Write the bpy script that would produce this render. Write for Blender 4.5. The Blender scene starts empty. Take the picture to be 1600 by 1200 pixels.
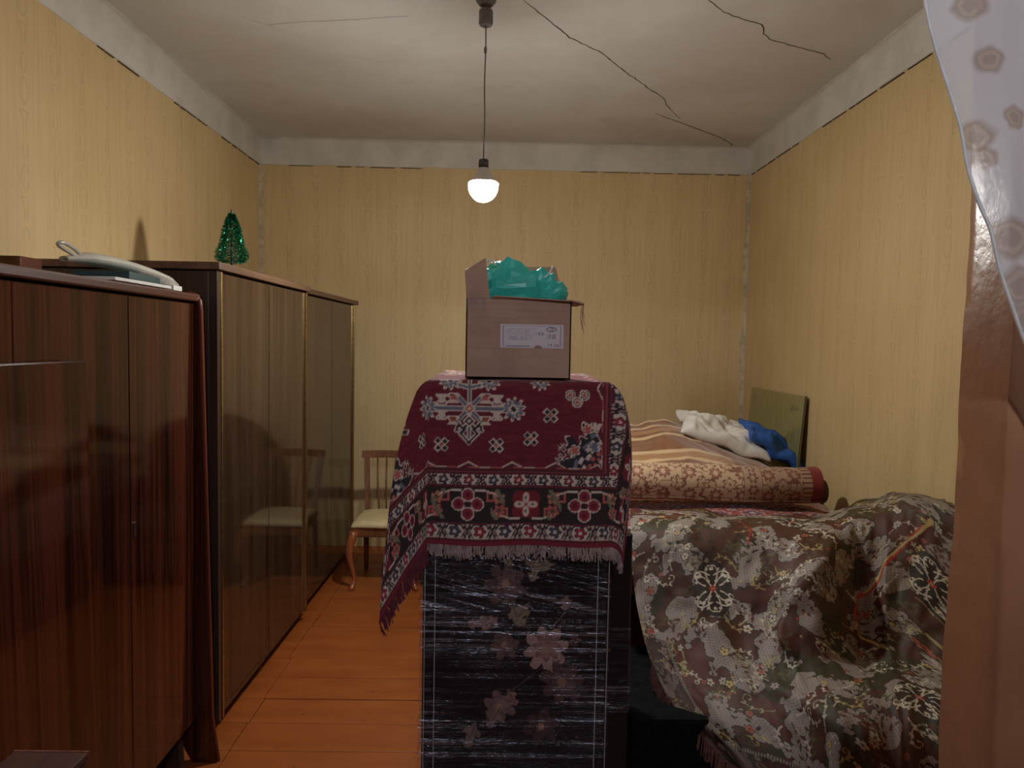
import bpy, bmesh, math, random
import numpy as np
from mathutils import Vector, Matrix

random.seed(7)
RNG = np.random.default_rng(11)
PI = math.pi
scene = bpy.context.scene
col = scene.collection

# ------------------------------------------------------------------ camera, world, exposure
F, CAMH = 1150.0, 1.6
_Y = np.array([(785 - 800) / F, (600 - 535) / F, -1.0]); _Y /= np.linalg.norm(_Y)
_r = math.radians(1.05)
_X = np.array([math.cos(_r), -math.sin(_r), 0.0]); _X -= _X.dot(_Y) * _Y; _X /= np.linalg.norm(_X)
_Z = np.cross(_X, _Y)
M = np.stack([_X, _Y, _Z], 1)                      # world -> camera
CAM = np.array([0.0, 0.0, CAMH])

cam_data = bpy.data.cameras.new('camera')
cam_data.sensor_width = 36.0
cam_data.lens = F / 1600 * 36.0
cam_data.clip_start = 0.05
cam = bpy.data.objects.new('camera', cam_data)
col.objects.link(cam)
mw = Matrix([list(r) for r in M.T]).to_4x4()
mw.translation = Vector(CAM)
cam.matrix_world = mw
scene.camera = cam

w = bpy.data.worlds.new('world'); scene.world = w
w.use_nodes = True
w.node_tree.nodes['Background'].inputs[0].default_value = (0.62, 0.72, 1.0, 1)
w.node_tree.nodes['Background'].inputs[1].default_value = 0.04

scene.view_settings.view_transform = 'Standard'
scene.view_settings.look = 'None'
scene.view_settings.gamma = 1.0
scene.view_settings.use_curve_mapping = False
scene.view_settings.exposure = 0.18

BULB_STRENGTH = 420.0
HALL_POWER = 20.0


def at(px, py, Y):
    d = M.T @ np.array([(px - 800) / F, (600 - py) / F, -1.0])
    return CAM + d * (Y / d[1])


def onX(px, py, X):
    d = M.T @ np.array([(px - 800) / F, (600 - py) / F, -1.0])
    return CAM + d * (X / d[0])


def onZ(px, py, Z):
    d = M.T @ np.array([(px - 800) / F, (600 - py) / F, -1.0])
    return CAM + d * ((Z - CAMH) / d[2])


# ------------------------------------------------------------------ mesh helpers
def link(name, me, mat=None, parent=None, loc=None):
    o = bpy.data.objects.new(name, me)
    col.objects.link(o)
    if me is not None and mat is not None and not me.materials:
        me.materials.append(mat)
    if parent is not None:
        o.parent = parent
    if loc is not None:
        o.location = loc
    return o


def tag(o, label, cat, group=None):
    o['label'] = label; o['category'] = cat
    if group: o['group'] = group
    return o


def thing(name, label, cat, loc=(0, 0, 0), rz=0, group=None):
    o = bpy.data.objects.new(name, None)
    o.empty_display_size = 0.05
    col.objects.link(o)
    o.location = loc; o.rotation_euler = (0, 0, rz)
    return tag(o, label, cat, group)


class MB:
    def __init__(s): s.v = []; s.f = []; s.c = []

    def add(s, vs, fs):
        k = len(s.v)
        s.v.extend([tuple(float(q) for q in p) for p in vs])
        s.f.extend([tuple(i + k for i in f) for f in fs])
        return s

    def box(s, a, b, bev=0.0):
        x0, y0, z0 = a; x1, y1, z1 = b
        if bev <= 0:
            return s.add([(x0, y0, z0), (x1, y0, z0), (x1, y1, z0), (x0, y1, z0), (x0, y0, z1), (x1, y0, z1), (x1, y1, z1), (x0, y1, z1)],
                         [(0, 3, 2, 1), (4, 5, 6, 7), (0, 1, 5, 4), (1, 2, 6, 5), (2, 3, 7, 6), (3, 0, 4, 7)])
        bm = bmesh.new()
        bmesh.ops.create_cube(bm, size=1)
        for v in bm.verts:
            v.co = Vector(((x0 + x1) / 2 + v.co.x * (x1 - x0), (y0 + y1) / 2 + v.co.y * (y1 - y0), (z0 + z1) / 2 + v.co.z * (z1 - z0)))
        bmesh.ops.bevel(bm, geom=bm.edges[:], offset=bev, segments=2, affect='EDGES', profile=0.5)
        bm.verts.index_update()
        s.add([v.co for v in bm.verts], [[v.index for v in f.verts] for f in bm.faces])
        bm.free()
        return s

    def tube(s, pts, rad, n=8, cap=True):
        pts = [Vector(p) for p in pts]
        rads = rad if hasattr(rad, '__len__') else [rad] * len(pts)
        up = Vector((0, 0, 1)); rings = []
        t0 = (pts[1] - pts[0]).normalized()
        if abs(t0.dot(up)) > .95: up = Vector((1, 0, 0))
        nx = t0.cross(up).normalized()
        for i, p in enumerate(pts):
            a = pts[max(i - 1, 0)]; b = pts[min(i + 1, len(pts) - 1)]
            t = (b - a).normalized()
            nx = (nx - t * nx.dot(t)).normalized()
            ny = t.cross(nx)
            rings.append([p + (nx * math.cos(2 * PI * k / n) + ny * math.sin(2 * PI * k / n)) * rads[i] for k in range(n)])
        vs = [q for r in rings for q in r]
        fs = []
        for i in range(len(pts) - 1):
            for k in range(n):
                fs.append((i * n + k, i * n + (k + 1) % n, (i + 1) * n + (k + 1) % n, (i + 1) * n + k))
        if cap:
            fs.append(tuple(range(n))[::-1]); fs.append(tuple((len(pts) - 1) * n + k for k in range(n)))
        return s.add(vs, fs)

    def lathe(s, prof, c=(0, 0, 0), n=24):
        vs = []; fs = []
        for (r, z) in prof:
            for k in range(n):
                vs.append((c[0] + r * math.cos(2 * PI * k / n), c[1] + r * math.sin(2 * PI * k / n), c[2] + z))
        for i in range(len(prof) - 1):
            for k in range(n):
                fs.append((i * n + k, i * n + (k + 1) % n, (i + 1) * n + (k + 1) % n, (i + 1) * n + k))
        fs.append(tuple(range(n))[::-1]); fs.append(tuple((len(prof) - 1) * n + k for k in range(n)))
        return s.add(vs, fs)

    def prism(s, poly, ax, lo, hi):
        """poly: list of 2D points in the two axes other than ax, extruded along ax"""
        n = len(poly)
        def p3(p, h):
            q = list(p); q.insert(ax, h); return tuple(q)
        return s.add([p3(p, lo) for p in poly] + [p3(p, hi) for p in poly],
                     [tuple(range(n)), tuple(range(n, 2 * n))[::-1]] + [(i, i + n, (i + 1) % n + n, (i + 1) % n) for i in range(n)])

    def mesh(s, name, smooth=False):
        me = bpy.data.meshes.new(name)
        me.from_pydata(s.v, [], s.f)
        bm = bmesh.new(); bm.from_mesh(me)
        bmesh.ops.recalc_face_normals(bm, faces=bm.faces)
        bm.to_mesh(me); bm.free()
        if smooth:
            me.polygons.foreach_set('use_smooth', [True] * len(me.polygons))
        me.update()
        return me

    def build(s, name, mat, parent=None, smooth=False, loc=None):
        return link(name, s.mesh(name, smooth), mat, parent, loc)


def smooth_angle(o, deg=35):
    me = o.data
    me.polygons.foreach_set('use_smooth', [True] * len(me.polygons))
    bm = bmesh.new(); bm.from_mesh(me)
    for e in bm.edges:
        e.smooth = e.calc_face_angle(0) < math.radians(deg) if len(e.link_faces) == 2 else True
    bm.to_mesh(me); bm.free()
    return o


def grid_mesh(name, P, rgb=None, thick=0.0):
    """P: (n, m, 3) array of points; rgb: (n, m, 3) colours stored as the point attribute 'tint'"""
    n, m = P.shape[:2]
    V = P.reshape(-1, 3)
    i = np.arange(n - 1)[:, None] * m + np.arange(m - 1)[None]
    q = np.stack([i, i + 1, i + m + 1, i + m], -1).reshape(-1, 4)
    C = rgb.reshape(-1, 3) if rgb is not None else None
    if thick:
        du = np.gradient(P, axis=0); dv = np.gradient(P, axis=1)
        N = np.cross(dv, du); N /= np.linalg.norm(N, axis=-1, keepdims=True) + 1e-12
        k = n * m
        V = np.concatenate([V, (P - N * thick).reshape(-1, 3)])
        q2 = q[:, ::-1] + k
        ring = np.concatenate([np.arange(m), np.arange(1, n) * m + m - 1, (n - 1) * m + np.arange(m - 2, -1, -1), np.arange(n - 2, 0, -1) * m])
        r2 = np.roll(ring, -1)
        q3 = np.stack([ring, ring + k, r2 + k, r2], -1)
        q = np.concatenate([q, q2, q3])
        if C is not None: C = np.concatenate([C, C])
    me = bpy.data.meshes.new(name)
    me.vertices.add(len(V)); me.vertices.foreach_set('co', V.astype(np.float32).ravel())
    me.loops.add(q.size); me.loops.foreach_set('vertex_index', q.astype(np.int32).ravel())
    me.polygons.add(len(q))
    me.polygons.foreach_set('loop_start', np.arange(len(q), dtype=np.int32) * 4)
    me.polygons.foreach_set('use_smooth', np.ones(len(q), dtype=bool))
    if C is not None:
        a = me.color_attributes.new('tint', 'FLOAT_COLOR', 'POINT')
        a.data.foreach_set('color', np.concatenate([C, np.ones((len(C), 1))], 1).astype(np.float32).ravel())
    me.update(calc_edges=True); me.validate()
    return me


def catmull(ctrl, n, axis=0):
    """uniform Catmull-Rom through control points along the given axis"""
    c = np.moveaxis(np.asarray(ctrl, float), axis, 0)
    k = c.shape[0]
    p = np.concatenate([2 * c[:1] - c[1:2], c, 2 * c[-1:] - c[-2:-1]])
    t = np.linspace(0, k - 1, n); i = np.minimum(t.astype(int), k - 2); f = (t - i).reshape((-1,) + (1,) * (c.ndim - 1))
    p0, p1, p2, p3 = p[i], p[i + 1], p[i + 2], p[i + 3]
    r = .5 * (2 * p1 + (p2 - p0) * f + (2 * p0 - 5 * p1 + 4 * p2 - p3) * f ** 2 + (3 * p1 - p0 - 3 * p2 + p3) * f ** 3)
    return np.moveaxis(r, 0, axis)


def vnoise(x, y, seed=0):
    """smooth 2D value noise in -1..1"""
    g = np.random.default_rng(seed).uniform(-1, 1, (64, 64))
    xi = np.floor(x).astype(int); yi = np.floor(y).astype(int)
    fx = x - xi; fy = y - yi
    fx = fx * fx * (3 - 2 * fx); fy = fy * fy * (3 - 2 * fy)
    G = lambda a, b: g[a % 64, b % 64]
    return (G(xi, yi) * (1 - fx) + G(xi + 1, yi) * fx) * (1 - fy) + (G(xi, yi + 1) * (1 - fx) + G(xi + 1, yi + 1) * fx) * fy


def grid_normals(P):
    N = np.cross(np.gradient(P, axis=1), np.gradient(P, axis=0))
    return N / (np.linalg.norm(N, axis=-1, keepdims=True) + 1e-12)


# ------------------------------------------------------------------ material helpers
class S:
    """tiny wrapper so that node maths can be written as expressions"""
    def __init__(s, nt, sock): s.nt = nt; s.k = sock

    def _op(s, op, *a):
        n = s.nt.nodes.new('ShaderNodeMath'); n.operation = op
        for i, q in enumerate((s,) + a):
            if isinstance(q, S): s.nt.links.new(q.k, n.inputs[i])
            else: n.inputs[i].default_value = q
        return S(s.nt, n.outputs[0])

    def __add__(s, o): return s._op('ADD', o)
    def __sub__(s, o): return s._op('SUBTRACT', o)
    def __mul__(s, o): return s._op('MULTIPLY', o)
    def __truediv__(s, o): return s._op('DIVIDE', o)
    def abs(s): return s._op('ABSOLUTE')
    def frac(s): return s._op('FRACT')
    def floor(s): return s._op('FLOOR')
    def sin(s): return s._op('SINE')
    def lt(s, o): return s._op('LESS_THAN', o)
    def gt(s, o): return s._op('GREATER_THAN', o)
    def max(s, o): return s._op('MAXIMUM', o)
    def min(s, o): return s._op('MINIMUM', o)
    def mod(s, o): return s._op('MODULO', o)

    def ramp(s, a, b, lo=0.0, hi=1.0):
        n = s.nt.nodes.new('ShaderNodeMapRange'); n.clamp = True; n.interpolation_type = 'SMOOTHSTEP'
        s.nt.links.new(s.k, n.inputs[0])
        for i, q in enumerate((a, b, lo, hi)): n.inputs[i + 1].default_value = q
        return S(s.nt, n.outputs[0])


def new_mat(name):
    m = bpy.data.materials.new(name); m.use_nodes = True
    return m, m.node_tree, m.node_tree.nodes['Principled BSDF']


def setp(b, **k):
    for n, v in k.items():
        key = n.replace('_', ' ')
        b.inputs[key].default_value = v if not isinstance(v, tuple) or len(v) != 3 else v + (1,)


def coords(nt, kind='Object'):
    if kind == 'Position':
        return nt.nodes.new('ShaderNodeNewGeometry').outputs['Position']
    return nt.nodes.new('ShaderNodeTexCoord').outputs[kind]


def noise(nt, vec, scale=(1, 1, 1), detail=4, rough=.55, sc=1.0, dist=0.0):
    mp = nt.nodes.new('ShaderNodeMapping'); mp.inputs['Scale'].default_value = scale
    nt.links.new(vec, mp.inputs['Vector'])
    n = nt.nodes.new('ShaderNodeTexNoise')
    n.inputs['Scale'].default_value = sc; n.inputs['Detail'].default_value = detail
    n.inputs['Roughness'].default_value = rough; n.inputs['Distortion'].default_value = dist
    nt.links.new(mp.outputs[0], n.inputs['Vector'])
    return S(nt, n.outputs['Fac'])


def mix(nt, fac, a, b):
    n = nt.nodes.new('ShaderNodeMix'); n.data_type = 'RGBA'
    for i, q in ((0, fac), (6, a), (7, b)):
        if isinstance(q, S): nt.links.new(q.k, n.inputs[i])
        elif hasattr(q, 'is_output'): nt.links.new(q, n.inputs[i])
        else: n.inputs[i].default_value = q if i == 0 else tuple(q) + (1,)
    return n.outputs[2]


def bump(nt, b, h, strength=.3, dist=.01):
    n = nt.nodes.new('ShaderNodeBump'); n.inputs['Strength'].default_value = strength; n.inputs['Distance'].default_value = dist
    nt.links.new(h.k if isinstance(h, S) else h, n.inputs['Height'])
    nt.links.new(n.outputs[0], b.inputs['Normal'])


def plain(name, rgb, rough=.6, var=.15, sc=30, bmp=.1, **k):
    """colour with a little mottling and fine relief"""
    m, nt, b = new_mat(name)
    v = coords(nt)
    n = noise(nt, v, sc=sc)
    lo = tuple(c * (1 - var) for c in rgb); hi = tuple(min(1, c * (1 + var)) for c in rgb)
    nt.links.new(mix(nt, n.ramp(.3, .7), lo, hi), b.inputs['Base Color'])
    setp(b, Roughness=rough, **k)
    if bmp: bump(nt, b, noise(nt, v, sc=sc * 4), bmp, .004)
    return m


def wood(name, dark, light, axis=2, rough=.12, sc=1.0, coat=0.0, ior=1.5):
    m, nt, b = new_mat(name)
    v = coords(nt, 'Object')
    s = [70 * sc] * 3; s[axis] = 1.2 * sc
    n1 = noise(nt, v, tuple(s), detail=5, rough=.7)
    s2 = [14 * sc] * 3; s2[axis] = .5 * sc
    n2 = noise(nt, v, tuple(s2), detail=3)
    f = (n1 * .6 + n2 * .55).ramp(.42, .72)
    nt.links.new(mix(nt, f, dark, light), b.inputs['Base Color'])
    setp(b, Roughness=rough, IOR=ior)
    if coat: setp(b, Coat_Weight=coat, Coat_Roughness=.04)
    return m


def tint_mat(name, rough=.9, sheen=0.0, weave=0.0, **k):
    m, nt, b = new_mat(name)
    a = nt.nodes.new('ShaderNodeAttribute'); a.attribute_name = 'tint'
    nt.links.new(a.outputs['Color'], b.inputs['Base Color'])
    setp(b, Roughness=rough, Sheen_Weight=sheen, **k)
    if weave:
        bump(nt, b, noise(nt, coords(nt), sc=900, detail=2), weave, .002)
    return m


# wallpaper: pinstripes with faint hanging bell and oval motifs in columns
def wallpaper(name, ax):
    m, nt, b = new_mat(name)
    pos = coords(nt, 'Position')
    sp = nt.nodes.new('ShaderNodeSeparateXYZ'); nt.links.new(pos, sp.inputs[0])
    u = S(nt, sp.outputs[ax]); z = S(nt, sp.outputs[2])
    big = noise(nt, pos, sc=1.3, detail=3)
    sc = [75, 75, 75]; sc[2] = 2.2
    streak = noise(nt, pos, tuple(sc), detail=3)
    sc2 = [9, 9, 9]; sc2[2] = .4
    band = noise(nt, pos, tuple(sc2), detail=2)
    colr = mix(nt, big.ramp(.3, .7), (.565, .405, .195), (.625, .46, .235))
    colr = mix(nt, streak.ramp(.42, .70, 0, .26), colr, (.43, .275, .11))
    colr = mix(nt, band.ramp(.5, .7, 0, .22), colr, (.66, .49, .26))
    cu = (u + 10.0) / .197
    idx = cu.floor()
    lx = (cu.frac() - .5).abs() * .197
    t = ((z + idx * .165) / .33 + 5.0).frac()
    one = lambda a, bb: t.gt(a) * t.lt(bb)
    wA = ((t / .34) * PI).sin() * .028 * one(0, .34)
    wB = (((t - .36) / .26) * PI).sin() * .017 * one(.36, .62)
    q = (t - .64) / .30
    wC = (q * q * q * .020 + .008) * one(.64, .94)
    prof = wA + wB + wC
    d = (lx - prof).abs()
    line = d.ramp(.0012, .0042, 1, 0) * prof.gt(.002)
    foot = (t - .935).abs().lt(.006) * lx.lt(.028)
    inner = (lx - prof * .55).abs().ramp(.001, .003, .5, 0) * prof.gt(.006)
    motif = line.max(foot).max(inner) * noise(nt, pos, sc=14, detail=2).ramp(.35, .6, .25, 1)
    colr = mix(nt, motif * .40, colr, (.30, .22, .10))
    stain = noise(nt, pos, (1.2, 1.2, .7), sc=1.0, detail=5).ramp(.60, .74, 0, .3)
    colr = mix(nt, stain, colr, (.42, .27, .10))
    nt.links.new(colr, b.inputs['Base Color'])
    setp(b, Roughness=.62)
    bump(nt, b, streak + motif * .4, .12, .002)
    return m


M_wall_x = wallpaper('wallpaper_back', 0)
M_wall_y = wallpaper('wallpaper_side', 1)
M_white = plain('whitewash', (.56, .53, .47), .85, .10, 5, .25)
M_plaster = plain('bare_plaster', (.47, .38, .25), .9, .22, 18, .5)


def ceiling_mat():
    m, nt, b = new_mat('ceiling_whitewash')
    pos = coords(nt, 'Position')
    n = noise(nt, pos, sc=.9, detail=5); n2 = noise(nt, pos, sc=3.5, detail=3)
    c = mix(nt, n.ramp(.35, .65), (.56, .52, .47), (.66, .64, .60))
    c = mix(nt, n2.ramp(.55, .8, 0, .5), c, (.50, .44, .37))
    nt.links.new(c, b.inputs['Base Color']); setp(b, Roughness=.9)
    bump(nt, b, noise(nt, pos, sc=6, detail=6), .25, .01)
    return m


M_ceil = ceiling_mat()
M_faint = plain('hairline_crack', (.49, .45, .39), .95, .2, 40, 0)
M_crack = plain('crack_shadow', (.075, .05, .03), .95, .3, 40, 0)


def floor_mat():
    m, nt, b = new_mat('orange_floor_paint')
    pos = coords(nt, 'Position')
    oi = nt.nodes.new('ShaderNodeObjectInfo'); rnd = S(nt, oi.outputs['Random'])
    c = mix(nt, noise(nt, pos, (2, 9, 1), sc=1.5, detail=4).ramp(.3, .7), (.28, .066, .011), (.37, .098, .017))
    c = mix(nt, rnd * .35, c, (.34, .085, .016))
    worn = noise(nt, pos, (2, 7, 1), sc=3.2, detail=6, rough=.7).ramp(.62, .68, 0, .75)
    c = mix(nt, worn, c, (.20, .045, .012))
    chip = noise(nt, pos, (1, 1.6, 1), sc=19, detail=2).ramp(.74, .77, 0, .9)
    c = mix(nt, chip, c, (.045, .015, .008))
    nt.links.new(c, b.inputs['Base Color'])
    setp(b, Roughness=.42)
    bump(nt, b, noise(nt, pos, (1, 8, 1), sc=6, detail=4), .15, .004)
    return m


M_floor = floor_mat()
M_gap = plain('floor_gap', (.05, .018, .008), .9, .2, 20, 0)
M_mahog = wood('mahogany_lacquer', (.010, .0025, .002), (.090, .021, .010), rough=.09, ior=1.54)
M_mahog_top = wood('mahogany_edge', (.075, .022, .012), (.14, .045, .024), axis=1, rough=.3)
M_redlip = wood('red_edge_wood', (.14, .03, .014), (.22, .05, .02), rough=.3)
M_dark = wood('dark_walnut_gloss', (.030, .015, .008), (.072, .038, .020), rough=.07, ior=1.52)
M_dark2 = wood('dark_walnut_satin', (.026, .014, .010), (.055, .030, .021), rough=.35)
M_darktop = wood('worn_brown_top', (.10, .05, .028), (.19, .105, .06), axis=1, rough=.5)
M_brass = plain('brass_strip', (.62, .42, .16), .28, .2, 60, 0, Metallic=1.0)
M_steel = plain('steel', (.5, .5, .52), .25, .1, 60, 0, Metallic=1.0)

# ------------------------------------------------------------------ room shell
XL, XR, YB, ZC = -1.85, 1.865, 5.65, 3.10
YF0, YF1 = 1.21, 1.36              # the thick front wall with the doorway
DX0, DX1, DZ = -1.02, 0.85, 2.42   # the doorway
ZP = 2.905                         # top edge of the wallpaper


def struct(o): o['kind'] = 'structure'; return o


bmv = MB().box((XL - .2, -1.6, -.06), (XR + .2, YB + .1, -.016))
floor = struct(bmv.build('floor', M_gap))
# painted boards laid across the room; a row of short boards meets them near the wardrobes
edges = [YB]
yy = 2.81 - .21 * 12
rows = [yy + .208 * k for k in range(40) if yy + .208 * k < YB]
rows = [-1.58 + .0] + [r for r in rows if r > -1.4]
for k, y0 in enumerate(rows):
    y1 = rows[k + 1] if k + 1 < len(rows) else YB
    xs = -1.035 + random.uniform(-.012, .012)
    for (a, bb) in ((XL, xs - .0015), (xs + .0015, XR)):
        h = random.uniform(-.0015, .0015)
        MB().box((a, y0 + .0016, -.016), (bb, y1 - .0016, h), .0015).build('floorboard', M_floor, floor)

o = struct(MB().box((XL - .1, YB, 0), (XR + .1, YB + .1, ZC)).build('wall_back', M_wall_x)); wall_back = o
o = struct(MB().box((XL - .1, YF1, 0), (XL, YB, ZC)).build('wall_left', M_wall_y)); wall_left = o
o = struct(MB().box((XR, YF1, 0), (XR + .1, YB, ZC)).build('wall_right', M_wall_y)); wall_right = o
ceiling = struct(MB().box((XL - .1, YF1 - .15, ZC), (XR + .1, YB + .1, ZC + .08)).build('ceiling', M_ceil))

# whitewashed band with a soft cove at the top of each wall
def cove(ax, wallc, sgn, lo, hi, name):
    r = .035
    prof = [(0, ZP), (.004, ZP), (.007, ZP + .005), (.007, ZC - r)]
    for k in range(1, 7):
        a = k / 6 * PI / 2
        prof.append((.007 + r * (1 - math.cos(a)), ZC - r + r * math.sin(a)))
    prof += [(0, ZC)]
    mb = MB()
    n = 60; L = np.linspace(lo, hi, n)
    vs = []; k = len(prof)
    for i, l in enumerate(L):
        for j, (d, z) in enumerate(prof):
            wob = (.004 * math.sin(l * 5.1 + j) + .003 * math.sin(l * 13 + 2 * j)) if 2 < j < k - 1 else 0
            zz = z + (.002 * math.sin(l * 9) + .0015 * math.sin(l * 31) if j < 2 else 0)
            d2 = d + abs(wob)
            vs.append((wallc + sgn * d2, l, zz) if ax == 0 else (l, wallc + sgn * d2, zz))
    fs = [(i * k + j, i * k + j + 1, (i + 1) * k + j + 1, (i + 1) * k + j) for i in range(n - 1) for j in range(k - 1)]
    mb.add(vs, fs)
    o = struct(mb.build(name, M_white, smooth=True))
    return o


cove(1, YB, -1, XL, XR, 'trim_1')
cove(0, XL, 1, YF1, YB, 'trim_2')
cove(0, XR, -1, YF1, YB, 'trim_3')
# ragged bare strips where the paper stops short in the two far corners
for nm, x0, sg in (('trim_4', XL, 1), ('trim_5', XR, -1)):
    mb = MB(); n = 60; vs = []
    for i in range(n):
        z = ZP * i / (n - 1)
        wd = .018 + .006 * math.sin(z * 9) + random.uniform(-.004, .004)
        vs += [(x0 + sg * .012, YB - .009, z), (x0 + sg * (wd + .012), YB - .004, z), (x0 + sg * (wd + .012), YB, z), (x0, YB - .018, z)]
    fs = []
    for i in range(n - 1):
        for a, bb in ((0, 1), (1, 2), (3, 0)):
            fs.append((4 * i + a, 4 * i + bb, 4 * i + 4 + bb, 4 * i + 4 + a))
    mb.add(vs, fs); struct(mb.build(nm, M_plaster, smooth=True))
# dark gaps along the torn upper edge of the wallpaper
def gaps(parent, ax, wallc, sgn, lo, hi, dens):
    p = lo
    while p < hi - .05:
        L = random.uniform(.03, .22)
        e = min(p + L, hi - .02)
        if random.random() < dens:
            h = random.uniform(.002, .005)
            z = ZP - .004
            a0, a1 = wallc, wallc + sgn * .0075
            a0, a1 = min(a0, a1), max(a0, a1)
            if ax == 0: MB().box((a0, p, z - h), (a1, e, z)).build('paper_gap', M_crack, parent)
            else: MB().box((p, a0, z - h), (e, a1, z)).build('paper_gap', M_crack, parent)
        p = e + random.uniform(.004, .05)


gaps(wall_back, 1, YB, -1, XL + .03, -.6, .55)
gaps(wall_back, 1, YB, -1, .5, XR - .03, .95)
gaps(wall_left, 0, XL, 1, 2.2, YB, .85)
gaps(wall_right, 0, XR, -1, 2.2, YB, .85)
# cracks in the ceiling
def crack(pix, wd, mat=None):
    pts = [onZ(x, y, ZC) for x, y in pix]
    P = [pts[0][:2]]
    for a, c in zip(pts[:-1], pts[1:]):
        L = np.linalg.norm(c - a); n = max(2, int(L / .03))
        for k in range(1, n + 1):
            q = (a + (c - a) * k / n)[:2]
            P.append(q + np.array([random.uniform(-.004, .004), random.uniform(-.004, .004)]))
    P = np.array(P); T = np.gradient(P, axis=0); T /= np.linalg.norm(T, axis=1, keepdims=True)
    Nn = np.stack([-T[:, 1], T[:, 0]], 1)
    mb = MB(); vs = []
    for i, (p, nn) in enumerate(zip(P, Nn)):
        h = wd * random.uniform(.5, 1.2) * (min(1, .25 + (len(P) - i) / 8, .25 + i / 8))
        vs += [tuple(p + nn * h) + (ZC - .0012,), tuple(p - nn * h) + (ZC - .0012,), tuple(p) + (ZC - .003,)]
    fs = []
    for i in range(len(P) - 1):
        fs += [(3 * i, 3 * i + 2, 3 * i + 5, 3 * i + 3), (3 * i + 2, 3 * i + 1, 3 * i + 4, 3 * i + 5)]
    mb.add(vs, fs).build('crack', mat or M_crack, ceiling)


crack([(818, 0), (845, 22), (890, 58), (940, 82), (975, 110), (1012, 137), (1037, 153), (1041, 163), (1052, 175)], .0034)
crack([(1024, 177), (1060, 190), (1105, 207), (1128, 216), (1144, 225), (1140, 231)], .0042)
crack([(1104, -4), (1130, 18), (1160, 30), (1190, 38), (1193, 52), (1203, 61), (1240, 72), (1288, 84), (1296, 93)], .0028)
crack([(1052, 175), (1062, 185)], .003)
crack([(330, 4), (380, 28), (422, 40), (470, 60), (530, 84), (600, 98)], .0016, M_faint)
crack([(422, 38), (480, 33), (556, 30), (640, 24)], .0012, M_faint)

# front wall with the doorway we look through
M_brown = None
def brown_paint():
    m, nt, b = new_mat('brown_oil_paint')
    pos = coords(nt, 'Position')
    n = noise(nt, pos, sc=3.0, detail=5)
    c = mix(nt, n.ramp(.3, .7), (.36, .155, .075), (.46, .21, .105))
    nt.links.new(c, b.inputs['Base Color']); setp(b, Roughness=.28)
    bump(nt, b, noise(nt, pos, sc=9, detail=5), .35, .012)
    return m


M_brown = brown_paint()
mb = MB()
mb.box((XL - .1, YF0, 0), (DX0, YF1, ZC)); mb.box((DX0, YF0, DZ), (DX1, YF1, ZC))
wall_front = struct(mb.build('wall_front', M_brown))
# the right pier of the doorway, uneven painted plaster
n = 90; vs = []
for i in range(n):
    z = ZC * i / (n - 1)
    w1 = .0035 * math.sin(z * 4.3 + 1) + .0025 * math.sin(z * 11) + random.uniform(-.0012, .0012)
    w2 = .004 * math.sin(z * 3.1) + random.uniform(-.001, .001)
    ring = [(XR + .1, YF0), (DX1 + .012, YF0), (DX1 + .003 + w2, YF0 + .008), (DX1 + w2 * .6, YF0 + .03), (DX1 + w1 * .6, YF1 - .03), (DX1 + w1, YF1 - .006), (DX1 + .008 + w1, YF1), (XR + .1, YF1)]
    vs += [(x, y, z) for x, y in ring]
fs = [(8 * i + k, 8 * i + k + 1, 8 * i + 9 + k, 8 * i + 8 + k) for i in range(n - 1) for k in range(7)]
pier = struct(MB().add(vs, fs).build('trim_6', M_brown, smooth=True)); smooth_angle(pier, 50)

# ------------------------------------------------------------------ lamp on its cord
def emission(name, rgb, s):
    m = bpy.data.materials.new(name); m.use_nodes = True
    nt = m.node_tree; nt.nodes.clear()
    e = nt.nodes.new('ShaderNodeEmission'); e.inputs[0].default_value = rgb + (1,); e.inputs[1].default_value = s
    ot = nt.nodes.new('ShaderNodeOutputMaterial'); nt.links.new(e.outputs[0], ot.inputs[0])
    return m


M_black = plain('black_plastic', (.035, .033, .036), .45, .2, 50, 0)
M_grey = plain('grey_plastic', (.16, .16, .165), .5, .2, 40, 0)
LX, LY = -.097, 3.31
lamp = thing('pendant_lamp', 'bare white bulb hanging on a thin cord from the cracked ceiling', 'lamp', (LX, LY, ZC))
MB().lathe([(.001, 0), (.045, 0), (.045, -.012), (.030, -.03), (.014, -.038)], n=24).build('ceiling_rose', M_grey, lamp, True)
cup = MB().lathe([(.010, -.034), (.012, -.045), (.028, -.05), (.031, -.056), (.031, -.108), (.026, -.116), (.006, -.118)], n=24).build('terminal_cup', M_grey, lamp); smooth_angle(cup)
pts = [(0.0015 * math.sin(k * .9), 0.0015 * math.cos(k), -.11 - .0485 * k) for k in range(14)]
MB().tube(pts, .0032, 6).build('cord', M_grey, lamp, True)
MB().lathe([(.003, -.205), (.0065, -.21), (.0065, -.228), (.004, -.236)], n=10).build('cord_joint', M_grey, lamp)
MB().lathe([(.006, -.690), (.020, -.694), (.022, -.70), (.022, -.735), (.001, -.735)], n=20).build('socket', M_black, lamp, True)
MB().lathe([(.018, -.728), (.024, -.732), (.036, -.760), (.054, -.785), (.063, -.794), (.004, -.793)], n=28).build('heat_sink', plain('white_lamp_plastic', (.7, .7, .7), .5, .05, 20, 0), lamp, True)
prof = [(.004, -.796), (.062, -.796)]
for k in range(0, 13):
    a = -.14 + (PI / 2 + .14) * k / 12
    prof.append((.066 * math.cos(a), -.808 - .066 * math.sin(a) * 1.10))
prof[-1] = (.002, prof[-1][1])
MB().lathe(prof, n=28).build('bulb', emission('bulb_glow', (1.0, .985, .93), BULB_STRENGTH), lamp, True)

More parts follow.
